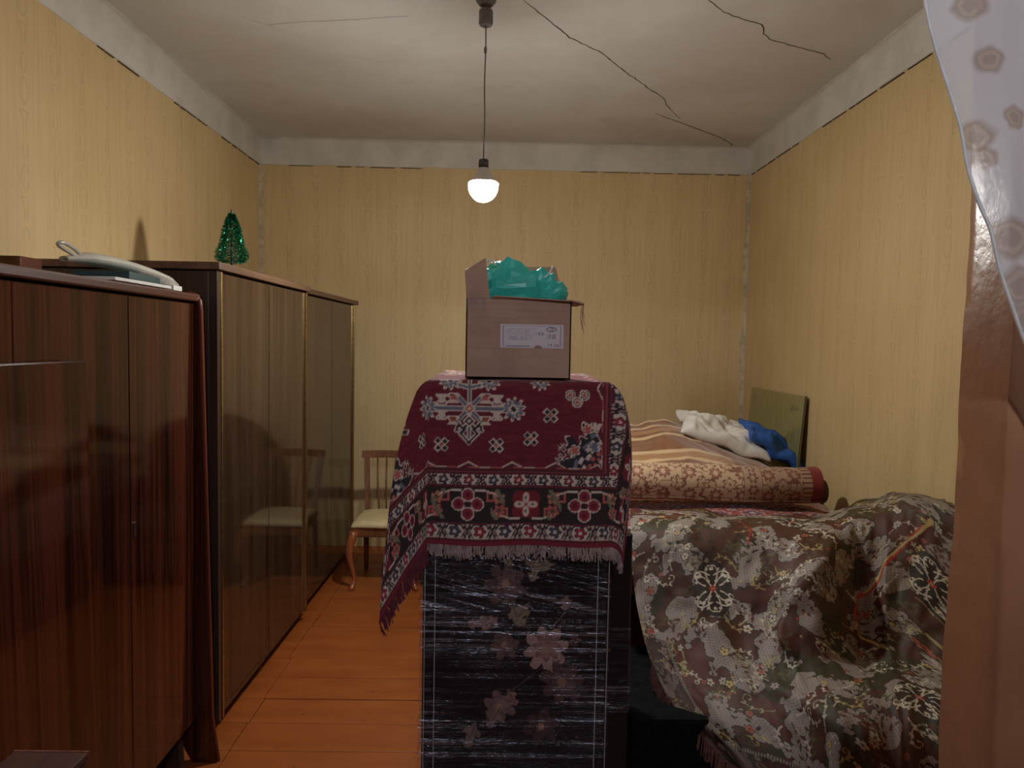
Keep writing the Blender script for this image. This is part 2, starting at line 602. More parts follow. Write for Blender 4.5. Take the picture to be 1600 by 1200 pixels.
# hallway lamp behind the viewer (its light falls on the curtain and the wrapping film)
hall = thing('hall_lamp', 'small cool white bulb hanging in the hallway behind the doorway', 'lamp', (.25, -1.0, 2.75))
MB().lathe([(.02, 0), (.045, -.06), (.045, -.09), (.002, -.13)], n=16).build('bulb', emission('hall_glow', (.84, .88, 1.0), HALL_POWER / .026), hall, True)
MB().tube([(0, 0, .35), (0, 0, 0)], .004, 6).build('cord', M_grey, hall)

# ------------------------------------------------------------------ near mahogany wardrobe
NX = -1.12       # door plane
NZ = 1.755
nw = thing('mahogany_wardrobe', 'glossy reddish mahogany wardrobe with slanted side panels nearest on the left', 'wardrobe', (-1.45, 2.0, 0))
def nb(mb, name, mat, par=None, smooth=False):
    o = mb.build(name, mat, None, smooth, None)
    p = par or nw
    base = np.array((-1.45, 2.0, 0.0))
    o.data.transform(Matrix.Translation(-Vector(base)))
    o.parent = p
    return o


nb(MB().box((-1.80, 1.44, .17), (NX - .022, 2.70, NZ - .03), .003), 'body', M_mahog)
nb(MB().box((-1.82, 1.43, NZ - .028), (NX + .012, 2.722, NZ), .006), 'top', M_mahog_top)
doors = [(1.44, 1.70), (1.704, 2.222), (2.226, 2.66)]
for a, bb in doors:
    d = nb(MB().box((NX - .020, a, .175), (NX, bb, NZ - .036), .002), 'door', M_mahog)
kp = nb(MB().box((NX, 2.24, .985), (NX + .004, 2.252, 1.03), .001), 'keyhole_plate', M_steel, d)
nb(MB().box((NX - .02, 2.663, .175), (NX - .002, 2.70, NZ - .036), .001), 'stile', M_mahog)
# side panel: round shoulder, front edge running outwards to the foot
def side_poly():
    f0, f1 = NX + .012, NX + .052
    pl = [(-1.82, .0), (-1.74, .0), (-1.70, .12), (-1.20, .12), (-1.14, .0), (f1 + .02, .0)]
    pl += [(f1 - .002, .17), (f0 + .004, NZ - .06), (f0, NZ - .025), (f0 - .014, NZ - .003), (f0 - .04, NZ + .006), (-1.82, NZ + .006)]
    return pl
sp_ = side_poly()
for y0 in (1.415, 2.70):
    o = nb(MB().prism(sp_, 1, y0, y0 + .024), 'side_panel', M_mahog)
# the pale red lipping on the panel's front edge
for y0 in (1.412, 2.698):
    pl = sp_[5:11]
    pts = [(x + .003, y0 + .014, z) for x, z in pl]
    nb(MB().tube(pts, .0062, 6), 'edge_lipping', M_redlip, smooth=True)
for yy0 in (1.50, 2.60):
    nb(MB().prism([(-1.72, .17), (NX - .03, .17), (NX - .02, .0), (-1.72, .0)], 1, yy0, yy0 + .04), 'foot', M_dark2)

# ------------------------------------------------------------------ two dark lacquered wardrobes
DXF = -1.10
def dark_wardrobe(y0, y1, label, topz, over, far):
    t = thing('dark_wardrobe', label, 'wardrobe', (-1.47, (y0 + y1) / 2, 0), group='dark glossy wardrobes along the left wall')
    cx, cy = -1.47, (y0 + y1) / 2
    def B(a, b, name, mat, bev=.002, par=None):
        mb = MB().box((a[0] - cx, a[1] - cy, a[2]), (b[0] - cx, b[1] - cy, b[2]), bev)
        return mb.build(name, mat, par or t)
    B((-1.82, y0, .06), (DXF - .03, y1, topz - .034), 'body', M_dark2)
    B((-1.80, y0 + .02, 0), (DXF - .055, y1 - .02, .06), 'plinth', M_dark2)
    B((-1.835, y0 - .012, topz - .030), (DXF + .018, y1 + over, topz), 'top', M_darktop, .004)
    B((DXF - .03, y0, .06), (DXF + .004, y0 + .030, topz - .034), 'side_post', M_dark2)
    B((DXF - .03, y1 - .030, .06), (DXF + .004, y1, topz - .034), 'side_post', M_dark2)
    B((DXF - .008, y0 + .030, .065), (DXF + .009, y0 + .042, topz - .036), 'brass_strip', M_brass, .001)
    B((DXF - .008, y1 - .040, .065), (DXF + .007, y1 - .030, topz - .036), 'brass_strip', M_brass, .001)
    t.rotation_euler = (0, 0, -.017)
    m = (y0 + y1) / 2
    for a, bb in ((y0 + .044, m - .003), (m + .003, y1 - .042)):
        B((DXF - .028, a, .07), (DXF - .004, bb, topz - .038), 'door', M_dark, .0015)
    return t


dark_wardrobe(2.885, 4.135, 'dark glossy two door wardrobe with a green tinsel tree on top', 1.89, .0, False)
dark_wardrobe(4.155, 5.44, 'dark glossy two door wardrobe in the far left corner beside the chair', 1.885, .06, True)

# ------------------------------------------------------------------ chair by the far wall
M_chair = wood('chair_brown_wood', (.10, .035, .014), (.22, .085, .035), rough=.35)
M_leg = wood('chair_leg_wood', (.20, .055, .018), (.36, .11, .04), rough=.25)
M_seat = plain('cream_vinyl', (.58, .46, .25), .5, .08, 20, .1)
CX, CY = -.735, 4.86
ch = thing('dining_chair', 'brown wooden chair with cream seat and spindle back by the far wall', 'chair', (CX, CY, 0))
# seat pad
S0 = np.zeros((25, 25, 3))
for i in range(25):
    for j in range(25):
        a = -1 + 2 * i / 24; c = -1 + 2 * j / 24
        k = (1 - abs(a) ** 4) * (1 - abs(c) ** 4)
        rx = .225 * (1 - .03 * (1 + c) / 2) * (1 - .05 * abs(c) ** 6); ry = .215 * (1 - .06 * a * a)
        S0[i, j] = (a * rx, c * ry, .405 + .042 * k ** .35)
link('seat', grid_mesh('seat', S0.transpose(1, 0, 2), None, .02), M_seat, ch)
MB().box((-.205, -.195, .335), (.205, .195, .408), .012).build('apron', M_chair, ch)
for s in (-1, 1):
    base = [(.195, -.185, .37, .030), (.215, -.205, .30, .030), (.222, -.212, .22, .024), (.205, -.197, .13, .017), (.192, -.186, .06, .014), (.198, -.196, .025, .017), (.206, -.208, .008, .020), (.206, -.210, .0, .018)]
    P = catmull(np.array(base), 20)
    P[:, 2] = np.maximum(P[:, 2], 0)
    MB().tube([(s * p[0], p[1], p[2]) for p in P], [p[3] for p in P], 10).build('leg', M_leg, ch, True)
    MB().tube([(s * .185, .185, .38), (s * .187, .20, .2), (s * .19, .225, .0)], [.019, .018, .015], 8).build('leg', M_chair, ch, True)
    MB().prism([(s * .195, .185), (s * .160, .185), (s * .160, .207), (s * .195, .207)], 2, .40, .80).build('stile', M_chair, ch).data.transform(
        Matrix(((1, 0, .10 * s * .6, -.4 * .06 * s), (0, 1, .22, -.088), (0, 0, 1, 0), (0, 0, 0, 1))))
rail = np.array([(x, .285 + .03 * (x / .23) ** 2 * -1 + .02, .80) for x in np.linspace(-.232, .232, 17)])
mb = MB(); vs = []
for p in rail:
    for dy, dz in ((-.011, -.025), (.011, -.025), (.013, .025), (-.009, .025)):
        vs.append((p[0], p[1] + dy, p[2] + dz))
fs = [(4 * i + k, 4 * i + (k + 1) % 4, 4 * i + 4 + (k + 1) % 4, 4 * i + 4 + k) for i in range(16) for k in range(4)] + [(0, 1, 2, 3), (64, 67, 66, 65)]
mb.add(vs, fs).build('top_rail', M_chair, ch)
for k in range(5):
    x = -.116 + .058 * k
    MB().tube([(x * .85, .195, .42), (x, .242, .60), (x * 1.1, .292, .785)], [.006, .0072, .006], 8).build('spindle', M_chair, ch, True)
MB().box((-.19, .180, .37), (.19, .205, .425), .004).build('back_rail', M_chair, ch)

# ------------------------------------------------------------------ armchair between the chair and the bed
M_arm = plain('dark_brown_velour', (.030, .014, .009), .9, .25, 30, .2)
ac = thing('armchair', 'dark brown round backed armchair by the far wall between chair and bed', 'armchair', (-.075, 5.02, 0))
MB().box((-.36, -.42, .08), (.36, .36, .30), .03).build('base', M_arm, ac)
MB().box((-.27, -.44, .30), (.27, .24, .46), .05).build('seat_cushion', M_arm, ac)
bp_ = [(-.36, .22), (-.38, .62), (-.36, .80)] + [(.36 * math.cos(PI - a), .80 + .23 * math.sin(a)) for a in np.linspace(.15, PI - .15, 15)] + [(.36, .80), (.38, .62), (.36, .22)]
o = MB().prism(bp_, 1, .24, .44).build('backrest', M_arm, ac); smooth_angle(o, 50)
for sx in (-1, 1):
    MB().box((min(sx * .27, sx * .405), -.42, .10), (max(sx * .27, sx * .405), .30, .62), .06).build('armrest', M_arm, ac)
    for yy0 in (-.38, .32):
        MB().lathe([(.018, 0), (.026, .08)], (sx * .33, yy0, 0), 10).build('foot', M_chair, ac)

# ------------------------------------------------------------------ pattern painting in metres (numpy)
def paint(img, mask, rgb):
    img[mask] = rgb


def petal_flower(U, V, cu, cv, r, n, rot=0.0, k=.45):
    a = np.arctan2(V - cv, U - cu) - rot
    rr = np.hypot(U - cu, V - cv)
    return rr / (r * (1 - k + k * np.abs(np.cos(a * n / 2))))


CREAM = (.66, .52, .42); NAVY = (.030, .024, .032); RED = (.22, .022, .030); ROSE = (.50, .12, .10); BURG = (.16, .018, .030); GREYB = (.16, .17, .21); OLIVE = (.09, .085, .05)

def rug_pattern(U, V, HW, LEN):
    img = np.empty(U.shape + (3,)); img[:] = BURG
    img *= (1 + .22 * vnoise(U * 40, V * 160, 3) + .10 * vnoise(U * 8, V * 90, 5))[..., None]
    au = np.abs(U)
    # scattered quatrefoils in the field
    def quatre(cu, cv, s, body=NAVY, edge=CREAM, mid=ROSE):
        for (dx, dy) in ((1, 1), (1, -1), (-1, 1), (-1, -1)):
            d = (np.abs(au - cu - dx * s * .78) + np.abs(V - cv - dy * s * .78)) / s
            paint(img, d < .98, edge); paint(img, d < .62, body)
        d = (np.abs(au - cu) + np.abs(V - cv)) / s
        paint(img, d < .5, mid)
    for cu, cv in ((.078, .285), (.175, .305), (.23, .372), (.078 + .0, .80), (.23, .70)):
        quatre(cu, cv, .0125)
    for cv in (.56, .62):
        quatre(.30, cv, .012)
    # stepped stem figure on the axis with leaf palmettes
    def line(x0, y0, x1, y1, wd, c):
        t = np.clip(((au - x0) * (x1 - x0) + (V - y0) * (y1 - y0)) / ((x1 - x0) ** 2 + (y1 - y0) ** 2 + 1e-9), 0, 1)
        d = np.hypot(au - x0 - t * (x1 - x0), V - y0 - t * (y1 - y0))
        paint(img, d < wd, c)
    for (w_, c_) in ((.0070, CREAM), (.0038, GREYB)):
        line(0, .295, 0, .47, w_, c_)
        line(0, .388, .11, .388, w_, c_)
        line(0, .388, .035, .352, w_, c_); line(.0, .388, .035, .424, w_, c_)
        line(0, .445, .06, .46, w_, c_)
    for (w_, c_) in ((.0065, CREAM), (.003, NAVY)):
        for a in ((.0, .350, .018, .330), (.018, .330, .030, .345), (.030, .345, .036, .325), (.0, .292, .024, .318), (.024, .318, .012, .330)):
            line(*a, w_, c_)
    for cv, cc in ((.388, ROSE), (.352, NAVY)):
        d = au + np.abs(V - cv); paint(img, d < .019, CREAM); paint(img, d < .013, cc); paint(img, d < .006, CREAM)
    for cu, cv, r in ((.125, .388, .036), (.055, .470, .034), (.20, .47, .03)):
        f = petal_flower(au, V, cu, cv, r, 10, .2, .5)
        paint(img, f < 1.0, CREAM); paint(img, f < .80, GREYB); paint(img, f < .45, CREAM); paint(img, f < .25, NAVY)
    for cu, cv, cc in ((.046, .418, ROSE), (.046, .358, (.35, .09, .03)), (.078, .41, CREAM), (.078, .366, CREAM)):
        d = np.abs(np.maximum(np.abs(au - cu), np.abs(V - cv)) - .010 - .004 * np.sin(V * 300))
        paint(img, d < .0035, CREAM); paint(img, (np.maximum(np.abs(au - cu), np.abs(V - cv)) < .0075), cc)
    for dx, dy in ((0, -.02), (-.02, .0), (.02, .0)):
        d = np.hypot(au - .305 - dx, V - .43 - dy); paint(img, d < .015, CREAM); paint(img, d < .0115, NAVY); paint(img, d < .009, CREAM); paint(img, d < .006, ROSE)
    # corner spandrel
    d = np.hypot(au - .40, V - .215)
    th = np.arctan2(V - .215, .40 - au)
    edge = .135 + .014 * np.sign(np.sin(th * 13)) + .008 * np.sin(th * 31)
    sp = (d < edge) & (au < .395) & (V > .2)
    paint(img, (d < edge + .005) & (au < .395) & (V > .2), CREAM); paint(img, sp, NAVY)
    for k, (rr, c) in enumerate(((.105, GREYB), (.080, CREAM), (.052, ROSE), (.03, CREAM))):
        paint(img, sp & (np.abs(d - rr + .007 * np.sign(np.sin(th * (9 + 4 * k)))) < .0055), c)
    for cu, cv, r, c in ((.335, .335, .016, ROSE), (.30, .275, .016, ROSE), (.355, .285, .017, GREYB), (.36, .34, .014, CREAM)):
        f = petal_flower(au, V, cu, cv, r, 5, .6, .5); paint(img, f < 1.15, CREAM); paint(img, f < .85, c)
    for cv in (.255, .282):
        quatre(.265, cv, .007, NAVY)
    # borders follow the edge of the rug on all four sides
    e = np.minimum(np.minimum(V, LEN - V), HW - au)
    side = (HW - au) < np.minimum(V, LEN - V)
    s = np.where(side, V - .075, U)
    def lines(lo, hi, c): paint(img, (e >= lo) & (e < hi), c)
    # zigzag row
    zz = .222 + .008 * np.abs(((s / .031) % 2) - 1)
    tri = np.abs(((s / .062) % 2) - 1)
    paint(img, (e > .208) & (e < .222 + .016 * np.clip(tri * 2 - 1, 0, 1)), (.13, .02, .03))
    paint(img, np.abs(e - (.222 + .016 * np.clip(tri * 2 - 1, 0, 1))) < .0022, CREAM)
    paint(img, np.abs(e - .218 - .004 * np.sign(np.sin(s * 100))) < .0016, ROSE)
    lines(0, .214, NAVY)
    lines(.209, .213, (.30, .05, .05)); lines(.203, .206, (.35, .30, .26))
    # main border
    lines(.068, .168, (.035, .020, .020))
    ce = .118
    per = .33
    q = ((s + per / 2) % per) - per / 2
    for dx, dy in ((0, 1), (0, -1), (1, 0), (-1, 0)):
        dd = np.hypot(q - dx * .0265, e - ce - dy * .0265)
        paint(img, dd < .0195, CREAM)
    for dx, dy in ((0, 1), (0, -1), (1, 0), (-1, 0)):
        dd = np.hypot(q - dx * .0265, e - ce - dy * .0265)
        paint(img, dd < .0160, (.27, .03, .05)); paint(img, dd < .007, (.15, .012, .03))
    paint(img, np.hypot(q, e - ce) < .009, (.05, .015, .02))
    q2 = (s % per) - per / 2
    dd = petal_flower(q2, e, 0, ce, .048, 4, PI / 4, .35); paint(img, dd < 1, (.20, .02, .03))
    for dx, dy in ((0, 1), (0, -1), (1, 0), (-1, 0)):
        dd = np.hypot((q2 - dx * .019) / (1 if dx else .62), (e - ce - dy * .019) / (1 if dy else .62))
        paint(img, dd < .0175, ROSE); paint(img, dd < .0145, CREAM); paint(img, dd < .005, (.05, .02, .02))
    aq = np.abs(q); aq2 = np.abs(q2)
    for off, sg in ((aq, 1), (aq2, -1)):
        hook = np.abs(np.maximum(np.abs(off - .066), np.abs(e - ce - sg * .022)) - .011)
        paint(img, hook < .0035, ROSE)
        stem = np.abs(e - ce - sg * (.040 - .35 * np.maximum(0, off - .045)))
        paint(img, (stem < .0022) & (off < .09) & (off > .018), CREAM)
    for off in (.088,):
        for sg in (-1, 1):
            f = petal_flower(aq, e, off, ce + sg * .018, .019, 5, .4 * sg, .55); paint(img, f < 1, (.50, .20, .13) if sg > 0 else ROSE); paint(img, f < .45, OLIVE)
    lf = (np.abs(np.sin((s + .6 * e) * 62)) > .93) & (aq > .065) & (aq2 > .06) & (np.abs(e - ce) < .042)
    paint(img, lf, (.20, .19, .12))
    # the two pale guard bands
    for lo, hi, ph in ((.018, .066, 0.0), (.168, .206, .035)):
        c0 = (lo + hi) / 2; hw = (hi - lo) / 2
        lines(lo, hi, (.50, .40, .33)); lines(lo, lo + .004, RED); lines(hi - .004, hi, RED)
        p = .071; g = ((s + ph) % p) - p / 2; ag = np.abs(g)
        n_ = np.floor((s + ph) / p)
        hexa = np.maximum(np.abs(e - c0) / (hw * .82), (ag + np.abs(e - c0) * .55) / (p * .43))
        paint(img, hexa < 1, NAVY); paint(img, hexa < .86, CREAM)
        f = petal_flower(g, e, 0, c0, hw * .72, 5, 0, .4)
        cc = np.where((n_ % 2 == 0)[..., None], np.array((.33, .03, .05)), np.array((.06, .07, .09)))
        mk = f < 1.1; img[mk] = (.05, .02, .03); mk = f < .9; img[mk] = cc[mk]; paint(img, f < .35, CREAM)
        paint(img, (e > lo) & (e < hi) & (np.abs(np.abs(np.abs(e - c0) - hw * .45)) < .0022) & (ag > p * .27) & (ag < p * .42), NAVY)
        paint(img, (np.abs(ag - p / 2 + np.abs(e - c0) * .4) < .0025) & (e > lo) & (e < hi), (.06, .02, .03))
    lines(0, .018, (.21, .018, .035)); lines(.015, .018, (.05, .02, .02))
    return np.clip(img * (1 + .12 * RNG.standard_normal(U.shape)[..., None] * .6), .004, 1)


# ------------------------------------------------------------------ film-wrapped cabinet with its rug
SX0, SX1, SY0, SY1, SZ = -.218, .318, 2.085, 2.63, 1.470
M_lacq = tint_mat('black_lacquer_print', .22)
M_blk = plain('black_lacquer', (.010, .009, .011), .25, .2, 20, 0)
M_pin = plain('silver_pinline', (.42, .40, .38), .35, .1, 30, 0)

def film_mat():
    m, nt, b = new_mat('stretch_film')
    v = coords(nt, 'Object')
    nt.nodes.remove(b)
    gl = nt.nodes.new('ShaderNodeBsdfGlossy'); gl.inputs['Roughness'].default_value = .24
    gl.inputs['Color'].default_value = (.80, .84, .95, 1)
    tr = nt.nodes.new('ShaderNodeBsdfTransparent'); tr.inputs[0].default_value = (.93, .93, .95, 1)
    fine = noise(nt, v, (1.6, 1.6, 60), detail=5, rough=.7, dist=.5)
    big = noise(nt, v, (.8, .8, 7), detail=3)
    bp = nt.nodes.new('ShaderNodeBump'); bp.inputs['Strength'].default_value = .75; bp.inputs['Distance'].default_value = .02
    nt.links.new((fine + big * .8).k, bp.inputs['Height']); nt.links.new(bp.outputs[0], gl.inputs['Normal'])
    mp = nt.nodes.new('ShaderNodeMapping'); mp.inputs['Rotation'].default_value = (0, math.radians(-14), 0); nt.links.new(v, mp.inputs[0])
    slant = noise(nt, mp.outputs[0], (1.3, 1.3, 95), detail=4, rough=.65)
    flat = noise(nt, v, (1.2, 1.2, 90), detail=4, rough=.65)
    sx_ = nt.nodes.new('ShaderNodeSeparateXYZ'); nt.links.new(v, sx_.inputs[0]); zf_ = S(nt, sx_.outputs[2])
    zone = (zf_.ramp(.78, .86) * zf_.ramp(1.0, 1.10, 1, 0)).max(zf_.ramp(.30, .42, 1, 0) * .8)
    mixed = slant * zone + flat * (zone * -1.0 + 1.0)
    fac = mixed.ramp(.50, .68, .04, .46) * (zone * .5 + 1.0) * noise(nt, v, (2.5, 2.5, 4.5), detail=2).ramp(.38, .62, .10, 1.0)
    mx = nt.nodes.new('ShaderNodeMixShader')
    nt.links.new(fac.k, mx.inputs[0]); nt.links.new(tr.outputs[0], mx.inputs[1]); nt.links.new(gl.outputs[0], mx.inputs[2])
    nt.links.new(mx.outputs[0], nt.nodes['Material Output'].inputs[0])
    return m


M_film = film_mat()
cab = thing('lacquer_cabinet', 'tall black lacquer cabinet with pink flower print wrapped in clear film', 'cabinet', ((SX0 + SX1) / 2, (SY0 + SY1) / 2, 0))
ccx, ccy = (SX0 + SX1) / 2, (SY0 + SY1) / 2
hx, hy = (SX1 - SX0) / 2, (SY1 - SY0) / 2
MB().box((-hx, -hy + .018, .0), (hx, hy, SZ), .004).build('body', M_blk, cab)
# printed door: flowers and leaves as flat print
nu, nz = 205, 560
uu, zz = np.meshgrid(np.linspace(SX0 + .002, SX1 - .002, nu), np.linspace(.03, SZ - .005, nz), indexing='ij')
img = np.empty(uu.shape + (3,)); img[:] = (.012, .010, .013)
img *= (1 + .5 * vnoise(uu * 6, zz * 4, 9))[..., None]
def flower_at(px, py, rpx, n, c1, c2, rot=0.0, dark=1.0):
    p = at(px, py, SY0); r = rpx * SY0 / F
    f = petal_flower(uu, zz, p[0], p[2], r, n, rot, .42)
    f = f * (1 + .13 * vnoise(uu * 60 + px, zz * 60, 14) + .08 * vnoise(uu * 25, zz * 25 + px, 15))
    f2 = petal_flower(uu, zz, p[0] + .1 * r, p[2] + .08 * r, r * .62, n, rot + .5, .45)
    sh = 1 + .18 * vnoise(uu * 90, zz * 90, 4)
    img[f < 1] = (np.array(c1) * dark); img[f2 < 1] = np.array(c2) * dark
    g = petal_flower(uu, zz, p[0], p[2], r * .22, 6, 0, .3); img[g < 1] = np.array((.36, .20, .14)) * dark
    m_ = f < 1; img[m_] *= sh[m_][:, None]
    edge = np.abs(f2 - 1) < .07; img[edge & (f < 1)] *= .55
def leaf_at(px, py, L, Wd, ang, c):
    p = at(px, py, SY0); L *= SY0 / F; Wd *= SY0 / F
    a = math.radians(ang); x = (uu - p[0]) * math.cos(a) + (zz - p[2]) * math.sin(a); y = -(uu - p[0]) * math.sin(a) + (zz - p[2]) * math.cos(a)
    t = np.clip(x / L, -1, 1); wv = Wd * (1 - t * t) * (1 + .35 * np.sign(np.sin(t * 7)))
    mk = (np.abs(y) < wv) & (np.abs(x) < L)
    img[mk] = np.array(c) * (1 + .2 * vnoise(uu * 70, zz * 70, 6)[mk][:, None])
    img[mk & (np.abs(y) < .0016)] *= .5
PINK, PALE, MAUVE, LEAF = (.30, .16, .135), (.40, .24, .20), (.12, .065, .060), (.26, .19, .125)
flower_at(852, 1014, 37, 8, PALE, PINK, .2)
flower_at(790, 912, 34, 7, MAUVE, (.16, .09, .08), .5)
flower_at(878, 1066, 36, 7, MAUVE, (.15, .085, .08), .1, .8)
flower_at(845, 1135, 30, 6, (.07, .038, .036), (.09, .05, .045), .3)
flower_at(780, 1104, 28, 6, (.20, .12, .11), (.24, .15, .13), .7)
flower_at(788, 1008, 24, 6, (.13, .07, .06), (.16, .09, .07), .2)
for a in ((800, 868, 20, 9, 60, LEAF), (822, 872, 16, 6, 120, LEAF), (838, 888, 24, 9, 70, LEAF), (848, 884, 22, 7, 10, LEAF), (752, 974, 24, 9, 5, (.32, .18, .15)), (768, 972, 14, 8, 40, (.30, .16, .13)),
          (808, 962, 22, 10, 120, LEAF), (815, 958, 22, 9, 55, LEAF), (884, 942, 13, 7, 80, PINK), (736, 1148, 24, 11, 70, (.22, .15, .12)), (772, 1122, 20, 9, 60, (.24, .16, .13)), (800, 1090, 16, 7, 120, PINK), (898, 1000, 12, 8, 70, MAUVE)):
    leaf_at(*a)
def stem_at(pts):
    P = catmull(np.array([at(x, y, SY0)[[0, 2]] for x, y in pts]), 60)
    d = np.full(uu.shape, 9.0)
    for q in P: d = np.minimum(d, np.hypot(uu - q[0], zz - q[1]))
    m_ = (d < .0022) & (img.sum(-1) < .1); img[m_] = (.10, .075, .05)
stem_at([(812, 880), (815, 900), (800, 940), (828, 985), (845, 1010)]); stem_at([(850, 1040), (800, 1080), (775, 1110), (740, 1145)]); stem_at([(845, 1000), (880, 960), (884, 945)])
Pd = np.stack([uu - ccx, np.full_like(uu, -hy + .0), zz], -1)
link('printed_door', grid_mesh('printed_door', Pd, np.clip(img, .003, 1), -.018), M_lacq, cab)
for px in (663, 679, 932, 949):
    x = at(px, 1000, SY0)[0]
    MB().box((x - ccx - .0012, -hy - .0016, .03), (x - ccx + .0012, -hy + .001, SZ - .01)).build('pinline', M_pin, cab)
# film: wound round the cabinet in slanting passes, slightly loose
nt_, nzf = 150, 240
per = np.linspace(0, 1, nt_)
loop = []
g = .006
cs = [(-hx - g, -hy - g), (hx + g, -hy - g), (hx + g, hy + g), (-hx - g, hy + g), (-hx - g, -hy - g)]
seg = [2 * hx, 2 * hy, 2 * hx, 2 * hy]; tot = sum(seg)
for p in per:
    d = p * tot; k = 0
    while k < 3 and d > seg[k]: d -= seg[k]; k += 1
    f_ = min(1, d / seg[k]); loop.append((cs[k][0] * (1 - f_) + cs[k + 1][0] * f_, cs[k][1] * (1 - f_) + cs[k + 1][1] * f_))
loop = np.array(loop)
zf = np.linspace(.01, SZ - .02, nzf)
Pf = np.zeros((nt_, nzf, 3))
for i in range(nt_):
    r = .0035 * vnoise(np.full(nzf, i * .10), zf * 55 + i * .06, 21) + .003 * vnoise(np.full(nzf, i * .06), zf * 14, 22)
    nn = loop[i] / np.linalg.norm(loop[i])
    Pf[i, :, :2] = loop[i] + nn * np.abs(r)[:, None]
    Pf[i, :, 2] = zf
film = link('stretch_film', grid_mesh('stretch_film', Pf), M_film, cab)

# second wrapped piece behind it to the right
c2 = thing('wrapped_board', 'low black board wrapped in clear film between the floral cabinet and the covered sofa', 'furniture board', (.42, 2.50, 0))
MB().box((-.088, -.20, 0), (.005, .20, 1.0), .006).build('body', M_blk, c2)
P2 = []
for i, x in enumerate(np.linspace(-.086, .008, 30)):
    rr = np.abs(.004 * vnoise(np.full(120, i * .15), np.linspace(0, 40, 120), 31))
    P2.append(np.stack([np.full(120, x), -.204 - rr, np.linspace(.42, .70, 120)], 1))
link('stretch_film', grid_mesh('stretch_film', np.array(P2)), M_film, c2)

# rug draped over the cabinet
HW, LEN = .60, 1.11
UC = -.090                                   # where the rug's axis lies
TOP = SZ + .016
rho = .022
aL = (UC - SX0); aR = (SX1 - UC)
def bend(r):
    a = np.clip(r / rho, 0, PI / 2)
    out = rho * np.sin(a); drop = rho * (1 - np.cos(a)) + np.maximum(0, r - rho * PI / 2)
    return out, drop
XLe, XRe, YFe = SX0 - .008 + rho, SX1 + .008 - rho, SY0 - .012 + rho
VF = .475 + 0.0                              # rug coordinate at the front edge
def rug_map(u, v):
    x = UC + u
    a_l = np.maximum(0, XLe - x); a_r = np.maximum(0, x - XRe); b = np.maximum(0, VF - v)
    a = a_l + a_r; sgn = np.where(a_l > 0, -1.0, 1.0)
    r = np.hypot(a, b); phi = np.arctan2(a, b)          # 0 on the front, pi/2 on the side
    out, drop = bend(r)
    pl = PI / 4
    wl = np.where(phi < pl, (1 / np.cos(np.minimum(phi, pl)) - 1) / .41421, np.cos(np.clip((phi - pl) / (PI / 2 - pl), 0, 1) * PI / 2) ** .8)
    wr_ = np.where(phi < .36, np.sin(phi / .36 * PI / 2), .55 + .45 * np.cos(np.clip((phi - .36) / (PI / 2 - .36), 0, 1) * PI / 2))
    outl = .108 * (1 - np.exp(-r / .20)); outr = .060 * (r / .22) * np.exp(1 - r / .22)
    off = np.where(sgn < 0, wl * outl, wr_ * outr)
    off = np.where((a > 0), off, 0) * np.clip(r / .04, 0, 1)
    low = np.maximum(0, drop - .05)
    tilt = 0.0
    ox = out * np.sin(phi) + off * .9
    oy = out * np.cos(phi) + off * np.where(sgn < 0, .45, .2)
    # a free-hanging side swings out a little
    sideflare = np.where(a > 0, .04 * low * np.sin(phi) ** 2, 0)
    ripple = .010 * low / .4 * np.sin(u * 21 + 1.0) * (b > 0) + .018 * (low / .42) ** 2 * (b > 0)
    z = TOP - drop * np.cos(tilt)
    X = np.clip(x, XLe, XRe) + sgn * (ox + sideflare)
    Y = np.where(b > 0, YFe, YFe + (v - VF)) - oy - ripple * np.cos(phi)
    # wrinkles on the top
    z = z + np.where(r <= 0, .004 * (1 + vnoise(u * 9, v * 9, 8)), .004 * np.exp(-r / .03) * (1 + vnoise(u * 9, v * 9, 8)))
    return np.stack([X, Y, z], -1)
nu, nv = 390, 350
ug, vg = np.meshgrid(np.linspace(-HW, HW, nu), np.linspace(0, LEN, nv), indexing='ij')
rug_rgb = rug_pattern(ug, vg, HW, LEN)
M_rug = tint_mat('burgundy_rug_pile', .95, .08, .4)
rug = thing('burgundy_rug', 'burgundy patterned rug with fringe draped over the tall wrapped cabinet', 'rug', (UC, SY0, TOP - .5))
def rel(P, o): return P - np.array(o.location)
link('pile', grid_mesh('pile', rel(rug_map(ug, vg), rug), rug_rgb, -.006), M_rug, rug)
def fringe_strands(f, n, umin, umax, L, seed, spread=.006):
    rg = np.random.default_rng(seed); mb = MB()
    for k in range(n):
        u = rg.uniform(umin, umax); wd = .0016
        l = L * rg.uniform(.55, 1.15); du = rg.normal(0, spread)
        pr = [f(u, 0.002), f(u + du * .5, -l * .5), f(u + du, -l)]
        jit = rg.normal(0, .003, 3)
        vs = []
        for i, p in enumerate(pr):
            q = np.array(p) + jit * i * .5
            vs += [q + (-wd, 0, 0), q + (wd, 0, 0), q + (0, wd * 1.4, 0)]
        mb.add(vs, [(0, 1, 4, 3), (1, 2, 5, 4), (2, 0, 3, 5), (3, 4, 7, 6), (4, 5, 8, 7), (5, 3, 6, 8)])
    return mb
M_fr = plain('rug_fringe_beige', (.30, .21, .19), .95, .3, 60, 0)
M_fr2 = plain('rug_fringe_red', (.12, .02, .03), .95, .3, 60, 0)
fm = lambda u, v: rel(rug_map(np.array([u]), np.array([v]))[0], rug)
o = fringe_strands(fm, 520, XLe - UC - .0, HW, .032, 1).build('fringe', M_fr, rug); o['kind'] = 'stuff'
o = fringe_strands(fm, 260, -HW, XLe - UC, .05, 2, .004).build('fringe', M_fr2, rug); o['kind'] = 'stuff'

